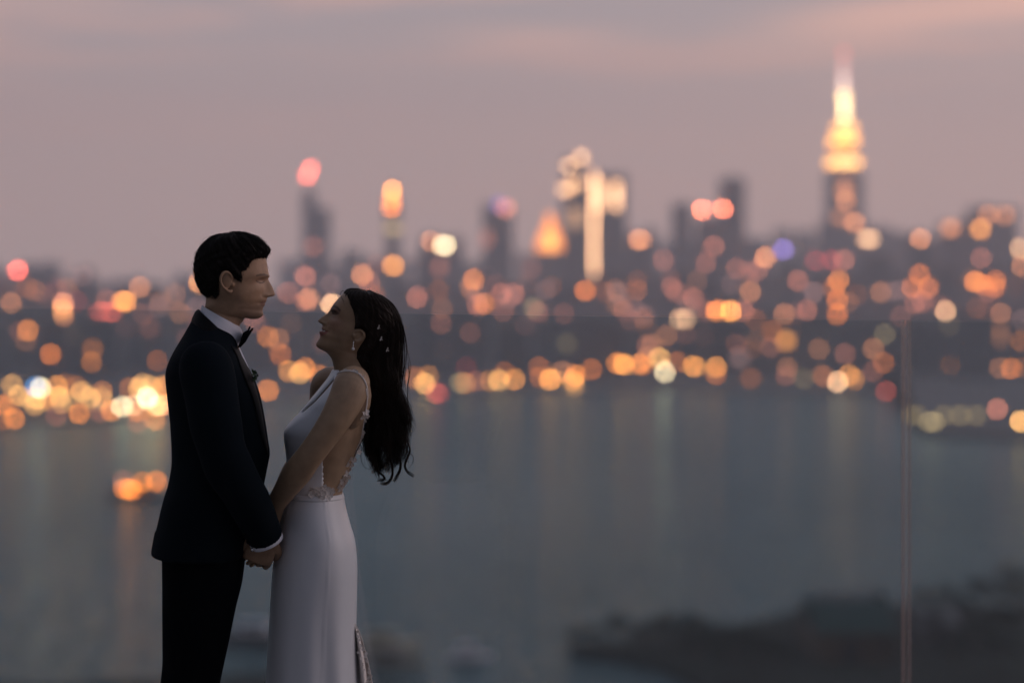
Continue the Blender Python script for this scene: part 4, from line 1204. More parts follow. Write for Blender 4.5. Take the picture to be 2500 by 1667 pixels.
# strands combed up and over
rgn = np.random.default_rng(5)
def strands_on(lo, hvv, sd_, nn, count, ln, step_fn, lift, rad, kseg=7, mind=.002):
    r_i, s_i = np.where(sd_ > mind)
    pick = rgn.integers(0, len(r_i), count)
    paths = []
    pts = hvv
    for k in pick:
        r0, s0 = float(r_i[k]), float(s_i[k])
        dr, ds = step_fn(lo, r0, s0)
        L0 = ln * rgn.uniform(.6, 1.25)
        path = []
        for j in range(kseg):
            u = j / (kseg - 1)
            rr = np.clip(r0 + dr * L0 * u * lo.nr, 0, lo.nr - 1); ss = (s0 + ds * L0 * u * lo.ns) % lo.ns
            a, b_ = int(rr), int(ss)
            a2, b2 = min(a + 1, lo.nr - 1), (b_ + 1) % lo.ns
            fa, fb = rr - a, ss - b_
            p = (pts[a, b_] * (1 - fa) + pts[a2, b_] * fa) * (1 - fb) + (pts[a, b2] * (1 - fa) + pts[a2, b2] * fa) * fb
            path.append(p + nn[a, b_] * (lift * (u ** 1.5) * rgn.uniform(.2, 1.0) + .0004))
        paths.append(path)
    paths = np.array(paths)
    paths += rgn.normal(size=(count, 1, 3)) * .0006
    wv = rgn.normal(size=(count, 1, 3)) * .0012 * np.linspace(0, 1, kseg)[None, :, None] ** 2
    paths = paths + wv
    rads = rad * rgn.uniform(.6, 1.2, (count, 1)) * np.linspace(1, .25, kseg)[None]
    return seg_tubes(paths, rads)
def g_step(lo, r0, s0):
    ph = lo.ph[int(s0)]; t_ = lo.t[int(r0)]
    a = rgn.normal() * .5
    if t_ < 5.2 and math.cos(ph) > -.6:       # top: combed forward and across
        return (.55 if math.cos(ph) > 0 else -.35) + a * .3, (-.35 if math.sin(ph) > 0 else .35) * (.4 if abs(math.sin(ph)) < .5 else 1) + a * .4
    return .75 + a * .3, (.25 if math.sin(ph) > 0 else -.25) * (1 if math.cos(ph) > 0 else -1) + a * .4
st1 = strands_on(head, hv, sd_, nn, 2600, .11, g_step, .0045, .0007)
st2 = strands_on(head, hv, sd_, nn, 260, .13, g_step, .011, .0005)
st3 = strands_on(head, hv, np.where((np.abs(sd_ - .002) < .004) & (np.cos(head.ph)[None] < .72), 1.0, -1.0), nn, 700, .035, g_step, .001, .00045, 5)
gh = link('hair', join_mesh([cap_me, st1, st2, st3], 'hair'), hairm, groom)
gh['label'] = 'short black wavy hair'

# ---- jacket
jr = [((575, 812), (474, 772), .062), ((580, 838), (448, 818), .135), ((590, 868), (424, 858), .198), ((604, 892), (410, 888), .208), ((617, 917), (404, 914), .200), ((631, 950), (406, 950), .188), ((641, 990), (411, 993), .182),
      ((649, 1035), (415, 1031), .178), ((655, 1075), (418, 1077), .174), ((659, 1105), (419, 1115), .171), ((654, 1135), (418, 1140), .170), ((645, 1180), (410, 1184), .172), ((634, 1230), (396, 1230), .178), ((622, 1290), (382, 1290), .183), ((609, 1340), (370, 1341), .186), ((604, 1352), (370, 1352), .186), ((600, 1358), (376, 1356), .180)]
def cloth_disp(a, k1, k2):
    def f(lo, P, un, C, S):
        t_ = lo.t[:, None]; ph = lo.ph[None]
        d = a * (np.sin(ph * k1 + t_ * 1.3) + .6 * np.sin(ph * k2 - t_ * 2.2 + 1)) * np.abs(S)[None]
        return P + un[:, None] * 0 + np.sign(S)[None, :, None] * UY[None, None] * d[..., None]
    return f
jl = Loft(jr, 130, 120, disp=cloth_disp(.0016, 3, 7), expo=2.25, bias=.2)
jparts = [jl.vf()]
sl_n = [(498, 872, -.155, .058), (503, 900, -.185, .070), (515, 960, -.21, .069), (528, 1040, -.235, .066), (553, 1128, -.245, .061), (600, 1210, -.21, .0565), (628, 1265, -.165, .051), (648, 1313, -.135, .0465)]
sl_f = [(p[0], p[1], -p[2], p[3]) for p in sl_n[:5]] + [(594, 1200, .21, .0565), (615, 1250, .165, .050), (632, 1290, .13, .0455)]
def sleeve(pts):
    q_ = cr(np.array([np.concatenate([W(p[0], p[1], p[2]), [p[3]]]) for p in pts]), 60)
    n_ = len(q_); u_ = np.linspace(0, 1, n_)
    rad_ = q_[:, 3] * (1 + .036 * np.sin(u_ * 34) * G(u_, .58, .17) + .012 * np.sin(u_ * 60 + 1) * G(u_, .9, .1))
    return tube(q_[:, :3], rad_, 30)
jparts += [sleeve(sl_n), sleeve(sl_f)]
jme = fuse(jparts, .0042, 3, .5); drop_islands(jme)
jacket = link('jacket', jme, wool, groom)
# back vent flap
vv = [W(*p) for p in [(378, 1296, -.03), (369.5, 1342, -.03), (373, 1355, -.03), (395, 1362, -.06), (400, 1300, -.06)]] + [W(*p) for p in [(378, 1296, .03), (369.5, 1342, .03), (373, 1355, .03), (395, 1362, .06), (400, 1300, .06)]]
obj('vent_flap', vv, [(0, 1, 2, 3, 4), (9, 8, 7, 6, 5), (0, 5, 6, 1), (1, 6, 7, 2), (2, 7, 8, 3), (3, 8, 9, 4), (4, 9, 5, 0)], wool, jacket, False)
# satin shawl collar: a band round the neck running down to the button
cl_r = [((1130, 1492), (664, 1064), .066, .1), ((1140, 1520), (640, 1075), .076, .12), ((1150, 1548), (606, 1130), .090, .15), ((1160, 1575), (584, 1190), .103, .18), ((1140, 1570), (600, 1215), .104, .18)]
def solid(me_obj, th, off=0):
    m = me_obj.modifiers.new('solid', 'SOLIDIFY'); m.thickness = th; m.offset = off
lo = Loft(cl_r, 24, 90, g1_, bias=0, caps=False)
v_, f_ = lo.vf(); collar = obj('satin_collar', v_, f_, satinb, jacket); solid(collar, .005)
# lapel facing: satin strip along the front edge, near and far side
jb = BVHTree.FromPolygons([tuple(p) for p in mesh_co(jme)], [tuple(p.vertices) for p in jme.polygons])
def project(px, py, bvh, off, far=False):
    o = Vector((0, 0, CAM_Z)); dr = Vector(((px - 1250) / FPX, 1.0, -(py - 675) / FPX)).normalized()
    if far:
        o = o + dr * 14; dr = -dr
    h = bvh.ray_cast(o, dr)
    if h[0] is None: return None
    return np.array(h[0] - dr * off)
inner = [g3_(p) for p in [(905, 40), (950, 130), (1010, 250), (1060, 380), (1100, 520), (1130, 650), (1155, 800), (1180, 960), (1192, 1060)]]
outer = [g3_(p) for p in [(840, 20), (890, 110), (935, 240), (985, 370), (1030, 480), (1065, 600), (1090, 720), (1130, 900), (1180, 1050)]]
A = cr(np.array(inner), 60); B_ = cr(np.array(outer), 60)
vv, rowsn = [], 0
for i in range(60):
    row = []
    for j in range(7):
        p = A[i] * (1 - j / 6) + B_[i] * (j / 6)
        h = project(p[0], p[1], jb, .004 + .003 * math.sin(math.pi * j / 6))
        row.append(h)
    if all(r_ is not None for r_ in row): vv += row; rowsn += 1
if rowsn > 2:
    lp = obj('lapel', vv, grid_faces(rowsn, 7, False), satinb, jacket); solid(lp, .003)
# pocket flap and sleeve buttons
for (x, y) in [(606, 1322), (602, 1312), (598, 1302)]:
    h = project(x, y, jb, .001)
    if h is not None:
        v_, f_ = ellipsoid(h, [UX * .006, UZ * .006, UY * .002], 10, 6); obj('sleeve_button', v_, f_, satinb, jacket)
# ---- shirt: collar band and front
sr = [((1150, 1262), (703, 1008), .0575, .05), ((1168, 1300), (700, 1014), .0585, .06), ((1182, 1352), (692, 1050), .061, .08), ((1165, 1420), (684, 1085), .065, .1), ((1130, 1490), (670, 1130), .069, .1)]
lo = Loft(sr, 30, 90, g1_, bias=0, caps=False)
v_, f_ = lo.vf()
shirt = obj('shirt', v_, f_, shirtm, groom); solid(shirt, .0025)
sf = [((582, 842), (500, 800), .06), ((590, 858), (490, 840), .07), ((598.5, 877), (480, 870), .075), ((610, 905), (470, 900), .075), ((630, 965), (470, 960), .075), ((648, 1050), (470, 1050), .07), ((650, 1100), (480, 1100), .06)]
v_, f_ = Loft(sf, 40, 50).vf(); obj('shirt_front', v_, f_, shirtm, shirt)
# bow tie: two folded wings and a knot
def wing(pl, d_list, name):
    vv = []
    for d_, sc_ in d_list:
        cx_ = sum(p[0] for p in pl) / len(pl); cy_ = sum(p[1] for p in pl) / len(pl)
        for p in pl:
            vv.append(W(*g1_((cx_ + (p[0] - cx_) * sc_, cy_ + (p[1] - cy_) * sc_)), d_))
    n_ = len(pl)
    f_ = grid_faces(len(d_list), n_) + [tuple(range(n_ - 1, -1, -1)), tuple((len(d_list) - 1) * n_ + i for i in range(n_))]
    return vv, f_
bow = empty('bow_tie', (0, 0, 0)); 
pb = [(1128, 1512), (1155, 1440), (1195, 1330), (1250, 1300), (1266, 1258), (1280, 1254), (1280, 1275), (1262, 1318), (1230, 1390), (1190, 1460), (1145, 1515)]
pf = [(1150, 1500), (1190, 1440), (1230, 1350), (1268, 1310), (1296, 1280), (1314, 1275), (1316, 1296), (1290, 1330), (1255, 1390), (1232, 1430), (1190, 1480), (1160, 1510)]
prof = [(-.060, .95), (-.052, 1.0), (-.03, .8), (-.012, .42), (0, .36), (.012, .42), (.03, .8), (.052, 1.0), (.06, .95)]
v_, f_ = wing(pb, prof, 'b'); bt = obj('bow_tie', v_, f_, satinb, groom)
bpy.data.objects.remove(bow)
v_, f_ = wing(pf, prof, 'f'); obj('front_wing', v_, f_, satinb, bt)
v_, f_ = ellipsoid(W(*g1_((1195, 1415)), 0), [UX * .009 + UZ * .003, UZ * .012, UY * .010]); obj('knot', v_, f_, satinb, bt)
# cuff and cufflink
def band(p0, p1, r0, r1, mt, name, par, ext=1.0):
    return obj(name, *tube([p0 + (p1 - p0) * u for u in (0, .15, .85, 1)], [r0 * .97, r0, r1, r1 * .96], 30), mt, par)
c0, c1 = W(645, 1306, -.137), W(653.5, 1325, -.130)
band(c0, c1, .0455, .0445, shirtm, 'cuff', shirt)
c0f, c1f = W(630, 1284, .132), W(638, 1302, .125)
band(c0f, c1f, .044, .043, shirtm, 'cuff', shirt)
v_, f_ = ellipsoid(W(616, 1341, -.155), [UX * .005, UZ * .005, UY * .004], 12, 8); obj('cufflink', v_, f_, silver, shirt)
# boutonniere
lb = MB()
for k in range(26):
    c = W(620 + rgn.uniform(-4, 9), 915 + rgn.uniform(-9, 14), -.075 + rgn.uniform(-.012, .012)); a, b_ = rgn.normal(size=3), rgn.normal(size=3)
    a /= np.linalg.norm(a); b_ -= a * np.dot(a, b_); b_ /= np.linalg.norm(b_); s_ = rgn.uniform(.005, .009)
    lb.add([c - a * s_, c - b_ * s_ * .45, c + a * s_, c + b_ * s_ * .45], [(0, 1, 2, 3)])
lb.build('boutonniere', greenl, groom)
# ---- trousers: waist, two legs; shoes
tw = [((606, 1240), (405, 1240), .15), ((603, 1300), (394, 1300), .163), ((600, 1345), (393, 1345), .166), ((597, 1380), (396, 1378), .165), ((592, 1411), (399, 1420), .162), ((586, 1436), (400, 1450), .15)]
tparts = [Loft(tw, 40, 80).vf()]
leg_n = [((600, 1350), (398, 1350), .082), ((592, 1411), (399, 1420), .085), ((577, 1472), (399, 1481), .082), ((560, 1556), (399.5, 1556), .078), ((549, 1606), (399.5, 1606), .074), ((536.5, 1667), (394, 1667), .070), ((520, 1760), (390, 1760), .066), ((508, 1900), (392, 1900), .062), ((502, 2050), (390, 2050), .060), ((500, 2180), (386, 2180), .060)]
for off in (-.088, .088):
    tparts.append(Loft([(a_, b_, w_, 0, off) for a_, b_, w_ in leg_n], 80, 60, disp=cloth_disp(.002, 2, 5)).vf())
tme = fuse(tparts, .006, 3, .5); drop_islands(tme)
link('trousers', tme, wool2, groom)
for off in (-.09, .09):
    v_, f_ = Loft([((520, 2150), (400, 2150), .04, 0, off), ((545, 2175), (392, 2175), .045, .1, off), ((585, 2192), (388, 2190), .048, .15, off), ((600, 2203), (386, 2203), .047, .15, off)], 16, 30).vf()
    obj('shoe', v_, f_, satinb, groom)
# =================================================================== bride
bh = [((1140, 250), (1141, 251), .002), ((1005, 226), (1250, 300), .042), ((922, 236), (1340, 375), .058), ((868, 262), (1400, 455), .066), ((836, 292), (1432, 530), .0705), ((806, 324), (1445, 600), .0725),
      ((771, 360), (1440, 665), .073, .05), ((744, 398), (1425, 720), .0725, .10), ((728, 440), (1400, 765), .071, .15), ((716, 490), (1370, 805), .070, .2), ((693, 532), (1340, 835), .069, .24),
      ((666, 575), (1310, 855), .067, .28), ((642, 610), (1285, 872), .065, .30), ((632, 638), (1265, 885), .063, .32), ((622, 668), (1245, 897), .061, .34), ((603, 703), (1230, 908), .058, .36),
      ((599, 758), (1215, 920), .055, .38), ((576, 805), (1200, 932), .052, .40), ((562, 838), (1190, 945), .049, .40), ((577, 868), (1180, 960), .0475, .36), ((613, 890), (1172, 975), .0475, .30),
      ((660, 913), (1165, 990), .0475, .2), ((702, 949), (1160, 1010), .048, .1), ((736, 1000), (1155, 1040), .048), ((753, 1065), (1160, 1080), .050), ((764, 1135), (1180, 1130), .054), ((735, 1230), (1200, 1220), .062), ((760, 1330), (1180, 1330), .06)]
bnose = [(7.6, 0), (8, .5), (8.5, 3.5), (9, 6.5), (9.5, 9), (10, 12), (10.5, 14.8), (11, 17.2), (11.4, 18.2), (11.7, 17), (11.9, 13), (12.02, 6), (12.15, 1.2), (12.4, 0)]
bwid = [(7, 8), (8, 7), (9, 8), (10, 10), (11, 12.5), (11.6, 13.5), (12, 12.5), (12.5, 11)]
bfeats = [(8.75, 29, .75, 14, -10.5), (8.95, 29, .40, 10, 6.0), (7.6, 23, .35, 18, 3.0), (10.5, 42, 1.0, 15, 5.5), (11.5, 15.5, .35, 4.8, 5.0), (11.5, 23, .6, 4.5, -2.6), (11.97, 8, .10, 4, -3.5), (13.2, 31, .9, 4.5, -2.4), (13.2, 0, .45, 18, 1.4), (13.62, 0, .14, 20, 1.8), (14.05, 0, .24, 24, -8.0), (13.9, 25, .3, 5, -2.5),
          (14.75, 0, .30, 18, 3.2), (15.6, 0, .35, 16, -1.2), (12.6, 33, 1.0, 9, -1.6), (17.4, 0, .8, 13, 1.0), (9.25, 30, .08, 11, -.8)]
bhead = Loft(bh, 240, 220, b2_, bias=.5, disp=head_disp(bnose, bwid, bfeats))
bparts = [bhead.vf()]
bep = [(995, 705, .002), (1018, 684, .006), (1058, 676, .010), (1092, 698, .012), (1100, 732, .012), (1084, 768, .009), (1048, 794, .006), (1012, 798, .003), (992, 780, .001)]
for sg in (-1, 1):
    bparts += ear(b2_, bep, [.0028, .003, .0032, .0032, .003, .0032, .0042, .0045, .003], ((1045, 725), .012, .014, R(30)), (988, 738), sg, .0650, .007)
bt_r = [((690, 25), (1035, 35), .058), ((648, 100), (1030, 105), .115, .1), ((566, 205), (1028, 200), .150, .1), ((484, 305), (1016, 300), .158, .1), ((404, 405), (1000, 400), .152, .12), ((316, 500), (985, 500), .146, .15),
        ((247, 592), (968, 600), .143, .2), ((240, 680), (945, 690), .138, .2), ((250, 780), (912, 790), .131, .15), ((258, 880), (875, 890), .124, .08), ((258, 980), (840, 990), .118), ((238, 1080), (805, 1080), .116),
        ((214, 1190), (768, 1190), .116), ((205, 1320), (778, 1330), .122), ((205, 1450), (800, 1450), .130), ((200, 1600), (815, 1600), .13), ((220, 1750), (800, 1750), .10)]
def spine(lo, P, un, C, S):
    # shallow groove down the back, slight breast volume towards the sides of the front
    y = (P - CC) @ UY; t_ = lo.t[:, None]
    d = .006 * G(y, 0, .016) * (C < 0)[None] * smst(t_, 1.5, 4) * smst(-t_, -13, -10)
    d = d - .010 * (G(y, 0, .03)) * (C > 0)[None] * G(t_, 6, 2.2) * 0
    d = d + .012 * (G(y, .06, .045) + G(y, -.06, .045)) * (C > .1)[None] * G(t_, 6.3, 1.6) * .6
    return P + un[:, None] * d[..., None]
btorso = Loft(bt_r, 170, 160, b4_, bias=.15, disp=spine)
bparts.append(btorso.vf())
c4 = lambda x, y, d, r_: (*b4_((x, y)), d, r_)
# near arm, shoulder cap, far arm
arm_n = [c4(880, 110, -.105, .040), c4(855, 165, -.148, .0475), c4(790, 320, -.172, .0455), c4(690, 500, -.188, .0405), c4(560, 690, -.195, .0360), c4(445, 845, -.192, .0350), c4(340, 990, -.170, .0368), c4(225, 1155, -.135, .030), c4(140, 1290, -.105, .0245), (668, 1255, -.085, .0225), (664, 1268, -.082, .0225)]
bparts.append(limb(arm_n, 60, 28))
v_, f_ = ellipsoid(W(*b4_((900, 330)), -.115), [UX * .040 + UZ * .02, UZ * .065, UY * .035]); bparts.append((v_, f_))      # shoulder blade
arm_f = [c4(760, 130, .10, .042), c4(632, 155, .142, .0455), c4(600, 330, .165, .043), c4(540, 520, .18, .039), c4(470, 720, .185, .036), c4(400, 850, .18, .036), c4(300, 1000, .16, .034), c4(210, 1160, .13, .029), c4(120, 1290, .11, .024), (655, 1250, .10, .0225)]
bparts.append(limb(arm_f, 60, 28))
bparts += hand(W(664, 1262, -.084), dn * .95 - UX * .22 + UY * .12, -UX * .55 - UY * .8, -UX * .8 + UY * .55, L_=.078, wd=.068, curls=[(.25, .3, .2), (.18, .35, .2), (.12, .3, .2), (.05, .2, .15)], lens=(.062, .068, .063, .052), fr=.0072, spread=.1)
bparts += hand(W(655, 1246, .10), dn * .95 - UX * .25 - UY * .12, -UX * .55 + UY * .8, -UX * .8 - UY * .55, L_=.078, wd=.068, curl=(.3, .4, .3), lens=(.062, .068, .063, .052), fr=.0072)
bme = fuse(bparts, .0021, 3, .45); drop_islands(bme)
co_ = mesh_co(bme); q = to_px(co_); dd = depth_of(co_)
z2 = lambda pts: [b2_(p) for p in pts]
col = np.tile(np.array([.36, .235, .145]), (len(co_), 1))
def blend(col, m_, c, k): return col * (1 - k * m_[:, None]) + np.array(c) * k * m_[:, None]
lips = z2([(642, 632), (620, 655), (640, 664), (694, 690), (660, 720), (600, 745), (580, 735), (588, 705), (612, 690), (618, 660)])
lm_ = np.exp(-(poly_dist(q, lips) / 1.2) ** 2); lm_[in_poly(q, lips)] = 1; lm_ *= np.abs(dd) < .027
col = blend(col, lm_, (.25, .075, .07), .75)
browp = z2([(738, 402), (765, 395), (800, 412), (832, 448), (828, 458), (795, 428), (765, 415), (742, 415)])
bm_ = np.exp(-(poly_dist(q, browp) / 1.9) ** 2); bm_[in_poly(q, browp)] = 1; bm_ *= (np.abs(dd) > .008) & (np.abs(dd) < .064)
col = blend(col, bm_, (.018, .013, .012), .85)
eye = z2([(735, 458), (765, 450), (792, 470), (812, 486), (780, 492), (750, 486)])
em_ = np.exp(-(poly_dist(q, eye) / 2.4) ** 2); em_[in_poly(q, eye)] = 1; em_ *= (np.abs(dd) > .012) & (np.abs(dd) < .062)
col = blend(col, em_, (.02, .014, .013), .85)
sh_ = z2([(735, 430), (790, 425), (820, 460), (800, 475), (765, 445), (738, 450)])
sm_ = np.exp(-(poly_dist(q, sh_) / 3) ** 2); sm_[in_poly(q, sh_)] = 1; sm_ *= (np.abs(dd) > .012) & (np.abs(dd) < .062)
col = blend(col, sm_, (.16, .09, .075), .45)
blush = np.exp(-(np.hypot(q[:, 0] - b2_((790, 600))[0], q[:, 1] - b2_((790, 600))[1]) / 22) ** 2) * (np.abs(dd) > .02)
col = blend(col, blush, (.30, .13, .10), .4)
paint(bme, col)
bride = link('person', bme, skin_b)
tag(bride, 'woman in white bridal gown with long dark wavy hair, smiling up at the groom', 'person')
# teeth and eye white, small parts seen in the open smile
v_, f_ = ellipsoid(W(*b2_((668, 678)), 0), [(UX * .006 + UZ * .003) * 1.5, UZ * .0045 - UX * .002, UY * .020]); obj('teeth', v_, f_, mat('tooth', (.5, .46, .42), .3), bride)
el = MB()
for sg in (-1, 1):
    for k in range(9):
        u = k / 8; b0 = W(*b2_((738 + 62 * u, 458 + 16 * u)), sg * (.020 + .026 * u)); 
        el.tube([b0, b0 - UX * .004 + UZ * .001 + UY * sg * .003, b0 - UX * .0065 + UZ * .005 + UY * sg * .005], [.0007, .0006, .0002], 4)
el.build('eyelashes', hairb, bride)

# ---- hair: cap on the skull
hp = z2([(846, 240), (872, 262), (900, 300), (932, 360), (966, 440), (985, 520), (992, 600), (980, 672), (1010, 668), (1070, 668), (1108, 700), (1118, 745), (1085, 800), (1060, 832), (1015, 915), (1012, 990), (1060, 1080), (1130, 1160), (1500, 1200), (1800, 900), (1700, 300), (1300, 50), (900, 50), (820, 150)])
def b_thick(lo, P):
    t_ = lo.t[:, None]
    base = np.interp(lo.t, [0, 1, 3, 5, 8, 12, 16, 20], [.0095, .009, .011, .015, .020, .024, .026, .026])[:, None] * (1 - .35 * np.abs(np.sin(lo.ph))[None])
    f_ = smst(np.cos(lo.ph), .2, 1)[None]
    nz_ = .0012 * np.sin(lo.ph[None] * 31 + t_ * 1.1)
    return base * (1 - .45 * f_) + nz_
sdb, thb, nb = hair_cap(bhead, hp, b_thick, 20)
hvb = bhead.P + nb * thb[..., None]
ok = (sdb > -.004); idx = -np.ones(bhead.nr * bhead.ns, int); sel = np.where(ok.ravel())[0]; idx[sel] = np.arange(len(sel))
ff = [tuple(idx[list(q_)]) for q_ in grid_faces(bhead.nr, bhead.ns) if all(idx[i] >= 0 for i in q_)]
cap_b = new_mesh('cap', hvb.reshape(-1, 3)[sel], ff)
# falling mass: left and right outline in photo pixels, half depth
fall = [((898, 716), (905, 715), .006), ((892, 726), (935, 724), .034), ((890, 745), (957, 746), .050), ((888, 785), (979, 785), .064), ((884, 830), (985, 835), .071), ((874, 870), (987, 872), .074), ((884, 910), (986, 910), .074), ((897, 950), (983, 952), .070), ((901, 1000), (986, 1000), .066), ((898, 1050), (985, 1050), .060), ((898, 1095), (978, 1098), .052), ((912, 1128), (968, 1132), .036), ((922, 1155), (950, 1158), .016)]
fl = Loft([(tuple(np.array(a_) * (1 - k_) + np.array(b_) * k_), tuple(np.array(b_) * (1 - k_) + np.array(a_) * k_), w_ * (.85 - k_)) for (a_, b_, w_), k_ in zip(fall, np.interp(np.arange(len(fall)), [0, 6, 12], [0.02, .06, .26]))], 90, 80, bias=0, disp=lambda lo, P, un, C, S: P + un[:, None] * (.0022 * np.sin(lo.ph * 19)[None] + .0018 * np.sin(lo.ph * 37 + 1)[None] + .002 * np.sin(lo.t[:, None] * 2.5 + lo.ph[None] * 5))[..., None])
fl.P = fl.P[:58]; fl.nr = 58
fl.P[-6:] = fl.P[-6:].mean(axis=1, keepdims=True) + (fl.P[-6:] - fl.P[-6:].mean(axis=1, keepdims=True)) * np.linspace(.85, .15, 6)[:, None, None]
mass = new_mesh('mass', *fl.vf())
# long wavy strands, gathered in locks
fr_ = cr(np.array([np.concatenate([W(*a_), W(*b_), [w_]]) for a_, b_, w_ in fall]), 40)
KS = 40; NL = 26
lock = [(rgn.uniform(-1, 1), rgn.uniform(-1, 1), rgn.uniform(0, 6.3), rgn.uniform(.78, 1.06), rgn.uniform(.7, 1.3)) for _ in range(NL)]
paths, rads = [], []
us = np.linspace(0, 1, KS)
for k in range(2300):
    lx, ly, lph, le, lam = lock[k % NL]
    a0, b0 = rgn.uniform(-1, 1), rgn.uniform(-1, 1)
    if a0 * a0 + b0 * b0 > 1.0: a0 *= .7; b0 *= .7
    g_ = smst(us, .25, 1.0) * .78                                # gather into locks towards the ends
    aa = a0 * (1 - g_) + lx * .95 * g_; bb = b0 * (1 - g_) + ly * .8 * g_
    end = le * rgn.uniform(.93, 1.0)
    uu = us * end
    i0 = np.minimum((uu * 39), 38.999).astype(int); f0 = (uu * 39 - i0)[:, None]
    i1 = np.minimum(i0 + 1, 39)
    ctrl = fr_[i0] * (1 - f0) + fr_[i1] * f0
    Lp, Rp, wd_ = ctrl[:, :3], ctrl[:, 3:6], ctrl[:, 6]
    tip = smst(us, .72, 1.0)[:, None]
    P = (Lp + Rp) / 2 + (Rp - Lp) / 2 * (aa * 1.03)[:, None] + UY[None] * (wd_ * bb)[:, None]
    wave = smst(us, .48, 1.0) * .019 * lam
    ph_ = us * 13.5 + lph + rgn.normal() * .25
    P = P + UX[None] * (wave * np.sin(ph_))[:, None] + UY[None] * (wave * np.cos(ph_ * 1.1))[:, None]
    P += UX[None] * (lx * .02 * tip[:, 0] ** 2)[:, None] + rgn.normal(size=3) * .0007
    P[-3:] += UX[None] * np.array([0, .003, .009])[:, None] * (1 if lx > -.2 else -.6)
    paths.append(P); rads.append(np.interp(us, [0, .7, 1], [.0009, .0010, .00025]) * rgn.uniform(.5, 1.1))
# loose curls and stray hairs, traced
stray = []
def stray_curve(pts, n_=6, rad=.0006, jit=1.6, d=-.02):
    for k in range(n_):
        jx, jy = rgn.normal() * jit, rgn.normal() * jit
        c = cr(np.array([W(p[0] + jx * (i + .4) / len(pts), p[1] + jy * (i + .4) / len(pts), d + rgn.normal() * .004) for i, p in enumerate(pts)]), KS)
        paths.append(c); rads.append(np.interp(us, [0, .6, 1], [1, .8, .3]) * rad * rgn.uniform(.6, 1.1))
P4 = lambda L_: [b4_(p) for p in L_]
stray_curve(P4([(1330, 560), (1345, 650), (1400, 720), (1415, 790), (1385, 870), (1368, 930), (1390, 985), (1450, 1025)]), 26, .0010, 2.6)
stray_curve(P4([(1260, 700), (1300, 800), (1325, 880), (1320, 960), (1290, 1030), (1265, 1075)]), 24, .0010, 2.6)
stray_curve(P4([(1190, 700), (1230, 860), (1250, 970), (1235, 1050), (1190, 1092), (1140, 1090)]), 26, .0010, 2.8)
stray_curve(P4([(1090, 760), (1100, 880), (1115, 980), (1165, 1030), (1160, 1062), (1105, 1066)]), 24, .0010, 2.6)
stray_curve(P4([(1020, 640), (1000, 740), (1010, 800), (1050, 850), (1090, 900), (1110, 970)]), 14, .0008, 2.4)
stray_curve(P4([(1010, 560), (960, 680), (900, 800), (870, 880)]), 5, .0006, 1.5, -.09)
stray_curve(P4([(1000, 650), (950, 790), (950, 880), (990, 950), (1080, 970)]), 3, .00045, 2.0)
stray_curve(P4([(1350, 300), (1375, 430), (1345, 560), (1330, 640)]), 10, .0008, 3)
stray_curve(P4([(1395, -60), (1405, 60), (1388, 200), (1400, 380), (1440, 470), (1462, 540)]), 4, .0006, 1.5)
stray_curve(P4([(1380, -150), (1412, 0), (1395, 180), (1402, 330), (1450, 440), (1470, 560), (1420, 630)]), 2, .0004, 1.5)
stray_curve(P4([(1340, 525), (1400, 522), (1440, 540), (1455, 590), (1420, 630)]), 2, .0004, 1.2)
stray_curve(P4([(1380, 790), (1440, 830), (1440, 900), (1400, 950)]), 3, .0004, 1.5)
stray_curve(z2([(1490, 500), (1545, 640), (1570, 820), (1600, 960), (1625, 1090), (1600, 1250), (1610, 1400), (1640, 1540)]), 5, .0005, 2)
stray_curve(z2([(1510, 560), (1560, 720), (1580, 900), (1560, 1100), (1545, 1300)]), 8, .0006, 3)
stray_curve(z2([(1300, 280), (1420, 380), (1500, 520), (1535, 680), (1545, 900)]), 30, .0008, 4, .0)
stray_curve(z2([(900, 236), (858, 232), (838, 262), (850, 300), (880, 360), (900, 420)]), 3, .0004, 2, -.045)
for k in range(46):                      # fine flyaways along the back of the hair
    x0, y0 = 978 + rgn.uniform(-10, 6), rgn.uniform(800, 1040); ln = rgn.uniform(60, 130); o1, o2 = rgn.normal() * 5, rgn.normal() * 9
    stray_curve([(x0 - 6, y0), (x0 + 3 + o1 * .4, y0 + ln * .35), (x0 + 4 + o1, y0 + ln * .7), (x0 + 2 + o2, y0 + ln)], 1, .00035, 1.0, rgn.uniform(-.05, .03))
for k in range(22):
    x0, y0 = 893 + rgn.uniform(0, 12), rgn.uniform(960, 1060); ln = rgn.uniform(50, 110); o2 = rgn.normal() * 8
    stray_curve([(x0 + 5, y0), (x0 - 2, y0 + ln * .4), (x0 - 1 + o2 * .5, y0 + ln * .75), (x0 + 6 + o2, y0 + ln)], 1, .00035, 1.0, rgn.uniform(-.08, 0))
long_me = seg_tubes(np.array(paths), np.array(rads))
def b_step(lo, r0, s0):
    ph = lo.ph[int(s0)]; a = rgn.normal() * .15
    return .5 + a * .2, (.55 if math.sin(ph) > 0 else -.55) * (1 if abs(math.sin(ph)) > .15 else .3) + a * .2
stb = strands_on(bhead, hvb, sdb, nb, 1500, .16, b_step, .002, .0008, 8, .001)
bhair = link('hair', join_mesh([cap_b, mass, long_me, stb], 'hair'), hairb, bride)
bhair['label'] = 'long dark wavy hair down to the waist'

